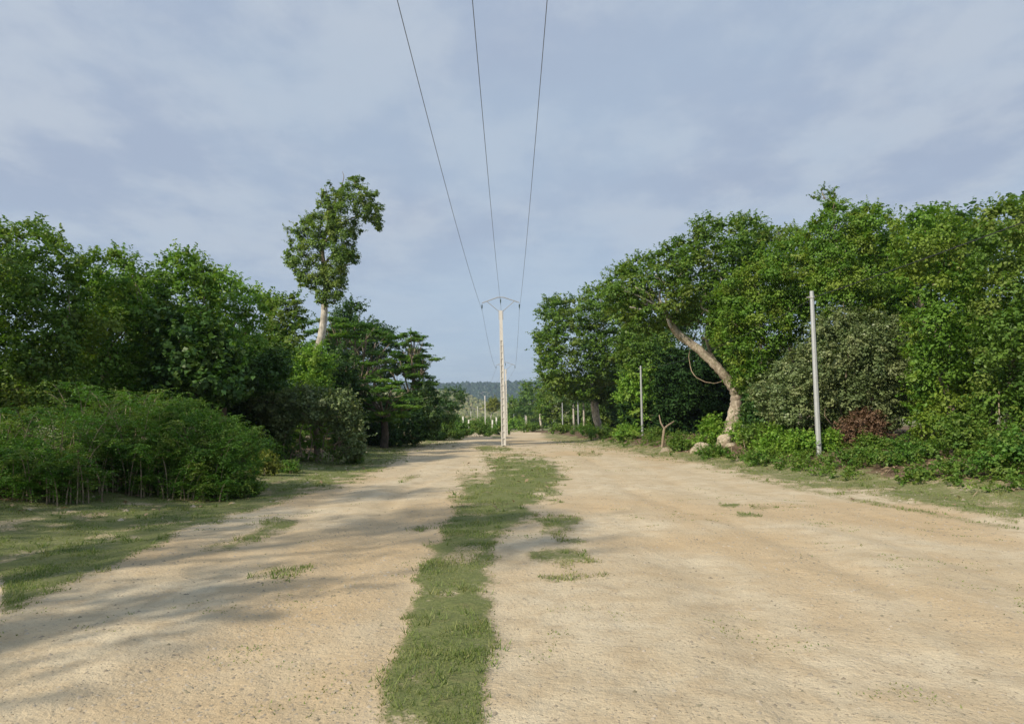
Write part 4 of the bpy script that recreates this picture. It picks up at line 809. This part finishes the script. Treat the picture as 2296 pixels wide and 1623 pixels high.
for i in range(3):
    tx = (975, 1085, 1199)[i]; D0 = 19.0; q = at(tx, 276, D0)
    slope = (w_1[i].x - q.x) / (52 - D0); x00 = w_1[i].x - slope * 58
    zc = w_1[i].z + 0.15; s0 = Vector((x00, -6, zc)); sg = 0.9
    pts = sag_line(s0, w_1[i], sg, 30)[:-1] + sag_line(w_1[i], w_2[i], .8, 20)[:-1] + sag_line(w_2[i], w_3[i], 1.2, 20)[:-1] + sag_line(w_3[i], w_4[i], 1.2, 12)
    o = MB().tube(pts, [0.0085 if p.y < 60 else 0.012 for p in pts], 5).build('power_line', M['wire'])
    tag(o, ('leftmost overhead power line running from the sky to the concrete poles', 'middle overhead power line meeting the top of the concrete poles', 'rightmost overhead power line running from the sky to the concrete poles')[i], 'power line', 'overhead power lines')

# grey telephone posts on the right
def post(x, y, h, label, lean=0.0, r=.085):
    z0 = gz(x, y); T = empty('telephone_post', (x, y, z0), label, 'post', 'grey telephone posts along the right verge')
    MB().tube([(x, y, z0 - .3), (x + lean * h * .5, y, z0 + h * .5), (x + lean * h, y, z0 + h)], [r * 1.15, r, r * .8], 8).build('shaft', M['timber_grey'], T)
    zc = h * .962
    MB().tube([(x + lean * zc, y, z0 + zc - .035), (x + lean * zc, y, z0 + zc + .035)], [r + .012, r + .012], 10).build('band', M['steel'], T)
    MB().box((x + lean * zc - r - .05, y, z0 + zc), (.10, .05, .04)).build('hook', M['steel'], T)
    return T, Vector((x + lean * zc + r, y - r, z0 + zc))
pd = []
posts = [((1838, 1046), 24.0, 653, 'nearest grey metal telephone post on the right verge', 1820), ((1441, 993), 54.0, 820, 'second grey telephone post in front of the bright climber column', 1436.5), ((1297.5, 975), 100, 872, 'third grey telephone post left of the big trunk', 1295),
         ((1262, 971), 122, 893, 'fourth grey telephone post close to the third', 1260.5), ((1242.5, 962), 160, 905, 'fifth thin grey telephone post', 1241), ((1213, 970), 200, 924, 'sixth thin grey telephone post beside a pale trunk', 1212), ((1178, 965), 225, 923, 'seventh thin grey telephone post', 1177), ((1152.5, 963), 262, 928, 'farthest thin grey telephone post near the power pole', 1152)]
for (bx_, by_), D, ty, lab, tx in posts:
    b = at(bx_, by_, D); t = at(tx, ty, D); z0 = gz(b.x, D); T_, a_ = post(b.x, D, t.z - z0, lab, (t.x - b.x) / (t.z - z0), .085 if D < 60 else .10); pd.append(a_)
start = Vector((11.6, -6, pd[0].z + .1))
pts = sag_line(start, pd[0], .25, 14)[:-1]
for i in range(5): pts += sag_line(pd[i], pd[i + 1], .55, 12)[:-1]
pts.append(pd[5])
tag(MB().tube(pts, [.013] * len(pts), 5).build('telephone_cable', M['cable']), 'black telephone cable strung along the grey posts on the right', 'cable')
for (a, b, t_, lab) in ((1038, 952, 934, 'leftmost short white post in the distance'), (1051, 952, 941, 'very short white post next to the leftmost one'), (1104, 953, 942, 'short white post beside the thatched hut'), (1113, 950, 936, 'short white post below the slanting tree')):
    v = at(a, b, 170); tp = at(a, t_, 170); o = MB(); o.box((v.x, 170, (tp.z - .1) / 2), (.36, .3, tp.z + .1)); o.box((v.x, 170, tp.z + .02), (.46, .4, .08)); tag(o.build('white_post', M['white_post']), lab, 'post', 'short white posts in the distance')
# bare pale trunks of far right trees
for (a, b, c, d, D, r_, lab) in ((1348,976,1338,930,82,.38,'thick pale lower trunk of the tree between the third and second posts'),(1216,966,1211,940,148,.25,'slim pale trunk leaning under the far trees'),(1184,965,1180,945,190,.28,'short pale leaning trunk by the farthest posts'),(1287,968,1286,925,105,.16,'thin pale trunk between the third and fourth posts'),(1310,968,1309,930,92,.15,'thin pale trunk right of the third post')):
    v = at(a, b, D); t = at(c, d, D); z = gz(v.x, D); T = empty('pale_trunk_tree', (v.x, D, z), lab, 'tree')
    MB().tube([(v.x, D, z - .2), tuple(v.lerp(t, .4)), tuple(t), tuple(t + Vector((0, 0, 1.6)))], [r_ * 1.35, r_, r_ * .9, r_ * .6], 9, rough=.1).build('trunk', M['bark_pale'], T, True)
    c_ = [(t.x + rs.randn() * 1.2, D + rs.randn(), t.z + 1.6 + rs.rand() * 2.0, rs.uniform(.7, 1.2), .8) for k in range(10)]
    link('crown', crown_mesh('crown', c_, .3, .6), M['dark'], T)

# ------------------------------------------------------------------ ground cover
def scatter_uv(n, y0, y1, u0=-.8, u1=.8, pw=1.0):
    y = y0 * (y1 / y0) ** (rs.rand(n) ** pw); u = u0 + rs.rand(n) * (u1 - u0); return u * y, y
def build_grass():
    x, y = scatter_uv(800000, 3.2, 70); g, lit, st = masks(x, y)
    px_, py_, _ = project(x, y, np.zeros_like(x))
    keep = (rs.rand(len(x)) < g ** 1.35 * (0.12 + 0.75 * vn1.fbm(x * 2.2, y * 2.2, 3) ** 1.2 * 1.6)) & (lit < 0.7); x = x[keep]; y = y[keep]
    n = len(x); z = ground_z(x, y) + relief(x, y) * (y < 60)
    tall = 0.6 + 0.9 * vn2.fbm(x * 1.3 + 5, y * 1.3, 3); h = (0.010 + 0.0006 * y + 0.016 * rs.rand(n) ** 2) * tall * (0.45 + 1.7 * vn4(x * 3.1, y * 3.1) ** 2); w = 0.003 + 0.00055 * y
    a = rs.rand(n) * 6.283; ln = rs.rand(n) * h * 0.9; b = rs.rand(n) * 6.283
    base = np.stack([x, y, z], 1); side = np.stack([np.cos(a), np.sin(a), 0 * a], 1) * w[:, None]
    tip = base + np.stack([np.cos(b) * ln, np.sin(b) * ln, h], 1)
    V = np.stack([base - side, base + side, tip], 1).reshape(-1, 3); t = np.repeat(rs.rand(n), 3); c = np.repeat(np.clip(vn3.fbm(x * 1.5, y * 1.5, 3) * 1.5 - .15 + rs.randn(n) * .25, 0, 1), 3)
    me = np_mesh('grass', V, np.arange(n * 3).reshape(n, 3), 3, {'tint': t, 'clump': c}); tag(link('grass', me, M['grass']), 'short worn green grass on the median strip and verges', 'grass', kind='stuff')
    return n
ng = build_grass()
def build_stones():
    oc = np.array([(1, 0, 0), (0, 1, 0), (-1, 0, 0), (0, -1, 0), (.1, .1, .8), (.6, .55, -.3)]); f = np.array([(0, 1, 4), (1, 2, 4), (2, 3, 4), (3, 0, 4)])
    x, y = scatter_uv(60000, 3.4, 32); g, lit, st = masks(x, y); keep = rs.rand(len(x)) < np.where(g > .5, .10, .25 + st * .9); x = x[keep]; y = y[keep]; n1_ = len(x)
    s = 0.004 + 0.018 * rs.rand(n1_) ** 4 + .0004 * y
    x2, y2 = scatter_uv(3000, 12, 60); g2, l2, s2 = masks(x2, y2); k2 = (g2 > .4) & (rs.rand(3000) < .38) & ((x2 < -5) | (x2 > 7)); x2 = x2[k2]; y2 = y2[k2]
    x = np.concatenate([x, x2]); y = np.concatenate([y, y2]); s = np.concatenate([s, .025 + .055 * rs.rand(len(x2)) ** 2 + .0006 * y2]); n = len(x)
    z = ground_z(x, y) + relief(x, y)
    sc = s[:, None, None] * (0.65 + .7 * rs.rand(n, 5, 3)); ang = rs.rand(n) * 6.28; o = oc[None, :5] * sc
    ox = o[..., 0] * np.cos(ang)[:, None] - o[..., 1] * np.sin(ang)[:, None]; oy = o[..., 0] * np.sin(ang)[:, None] + o[..., 1] * np.cos(ang)[:, None]
    V = np.stack([ox + x[:, None], oy + y[:, None], o[..., 2] * .8 + z[:, None] - .003], -1).reshape(-1, 3); Fc = (f[None] + (np.arange(n) * 5)[:, None, None]).reshape(-1, 3)
    tag(link('gravel', np_mesh('gravel', V, Fc, 3), M['stone']), 'loose pale stones and gravel on the dirt road and verges', 'gravel', kind='stuff')
def build_rough_grass():
    x, y = scatter_uv(15000, 4, 45); g, lit, st = masks(x, y); k = (g > .25) & (lit < .6) & (vn3.fbm(x * .8 + 60, y * .8, 3) > .5) & (rs.rand(len(x)) < .45); x = x[k]; y = y[k]; m_ = 9; n = len(x) * m_
    X = np.repeat(x, m_) + rs.randn(n) * .03; Y = np.repeat(y, m_) + rs.randn(n) * .03; Z = ground_z(X, Y) + relief(X, Y); h = np.repeat(.03 + .07 * rs.rand(len(x)) ** 2, m_) * (.6 + .6 * rs.rand(n)) * (1 + Y / 60)
    w = .003 + .0005 * Y; a = rs.rand(n) * 6.283; b = rs.rand(n) * 6.283; base = np.stack([X, Y, Z], 1); sd = np.stack([np.cos(a), np.sin(a), 0 * a], 1) * w[:, None]; tip = base + np.stack([np.cos(b) * h * .7, np.sin(b) * h * .7, h], 1)
    V = np.stack([base - sd, base + sd, tip], 1).reshape(-1, 3)
    tag(link('rough_grass', np_mesh('rough_grass', V, np.arange(n * 3).reshape(n, 3), 3, {'tint': np.repeat(rs.rand(n), 3), 'clump': np.repeat(np.repeat(rs.rand(len(x)), m_), 3)}), M['grass']), 'taller dry tipped grass tufts standing out of the short turf', 'grass', kind='stuff')
build_rough_grass()
build_stones()
def build_tufts():
    x, y = scatter_uv(5200, 4, 60); g, lit, st = masks(x, y); d_ = vn1.fbm(x * .9 + 30, y * .5 + 12, 4)
    k = (g < .5) & (lit < .1) & (d_ > .60) & (x < edge_r(y)) & (rs.rand(len(x)) < .55); x = x[k]; y = y[k]; m_ = 10; n = len(x) * m_
    X = np.repeat(x, m_) + rs.randn(n) * (.05 + .0035 * np.repeat(y, m_)); Y = np.repeat(y, m_) + rs.randn(n) * .05; Z = ground_z(X, Y) + relief(X, Y) - .002
    h = (.005 + .014 * rs.rand(n)) * (1 + Y / 60); w = .004 + .0006 * Y; a = rs.rand(n) * 6.283; b = rs.rand(n) * 6.283
    base = np.stack([X, Y, Z], 1); sd = np.stack([np.cos(a), np.sin(a), 0 * a], 1) * w[:, None]; tip = base + np.stack([np.cos(b) * h, np.sin(b) * h, h], 1)
    V = np.stack([base - sd, base + sd, tip], 1).reshape(-1, 3); t = np.repeat(rs.rand(n), 3)
    tag(link('weed_tufts', np_mesh('weed_tufts', V, np.arange(n * 3).reshape(n, 3), 3, {'tint': t, 'clump': np.repeat(rs.rand(n), 3)}), M['grass']), 'sparse flattened weed tufts dotted over the bare dirt road', 'weeds', kind='stuff')
build_tufts()
def build_litter():
    """dry sticks and fallen leaves along the foot of the forest"""
    x, y = scatter_uv(26000, 12, 60); g, lit, st = masks(x, y); k = (rs.rand(len(x)) < (lit * .9 + .03 * g)); x = x[k]; y = y[k]; n = len(x)
    z = ground_z(x, y) + .02 + rs.rand(n) * .06; nn = np.stack([rs.randn(n) * .4, rs.randn(n) * .4 - .2, np.ones(n)], 1); nn /= np.linalg.norm(nn, axis=1, keepdims=True)
    Ls = (.06 + .10 * rs.rand(n)) * (.7 + y / 40); thin = rs.rand(n) < .4; Ws = np.where(thin, Ls * .12, Ls * .5); Ls = np.where(thin, Ls * 2.6, Ls)
    V, t, c = leaves(np.stack([x, y, z], 1), nn, Ls, Ws, rs.rand(n), rs.rand(n), .1)
    tag(link('leaf_litter', np_mesh('leaf_litter', V, np.arange(n * 4).reshape(n, 4), 4, {'tint': t, 'clump': c}), M['straw']), 'dry leaves and twigs littering the ground under the forest edge', 'litter', kind='stuff')
    # low leafy weeds in front of both forest walls
    lob = []
    x, y = scatter_uv(9000, 14, 70); g, lit, st = masks(x, y); k = ((x > 0) & (x - edge_r(y) > 1.1) & (x - edge_r(y) < 6) & (rs.rand(len(x)) < .55)) | ((x < 0) & (edge_l(y) - x > 3.2) & (edge_l(y) - x < 8) & (y > 26) & (rs.rand(len(x)) < .25)); x = x[k]; y = y[k]; z = ground_z(x, y)
    dens = vn3.fbm(x * .6, y * .6, 3)
    for a, b, c, d in zip(x, y, z, dens):
        if d < .42: continue
        r = (.07 + .16 * rs.rand()) * (.8 + b / 70); lob.append((a, b, c + r * .6, r, .8))
    me = crown_mesh('weeds', lob, 0.085, 0.34); tag(link('weeds', me, M['mid']), 'low leafy weeds growing along the foot of the forest walls', 'weeds', kind='stuff')
build_litter()

# ------------------------------------------------------------------ haze
m, t = new_mat('haze_air'); g = NT(t); v = g.n('ShaderNodeVolumePrincipled'); v.inputs['Color'].default_value = (0.66, 0.80, 1.0, 1); v.inputs['Density'].default_value = 0.00019; v.inputs['Anisotropy'].default_value = 0.3
o = g.n('ShaderNodeOutputMaterial'); g.l(v.outputs[0], o.inputs['Volume'])
mb = MB(); mb.box((0, 1750, 96), (7200, 3900, 206)); hz = mb.build('haze', m); tag(hz, 'pale air haze over the valley', 'haze', kind='stuff')
print('LEAVES', NLEAF[0], 'GRASS', ng)
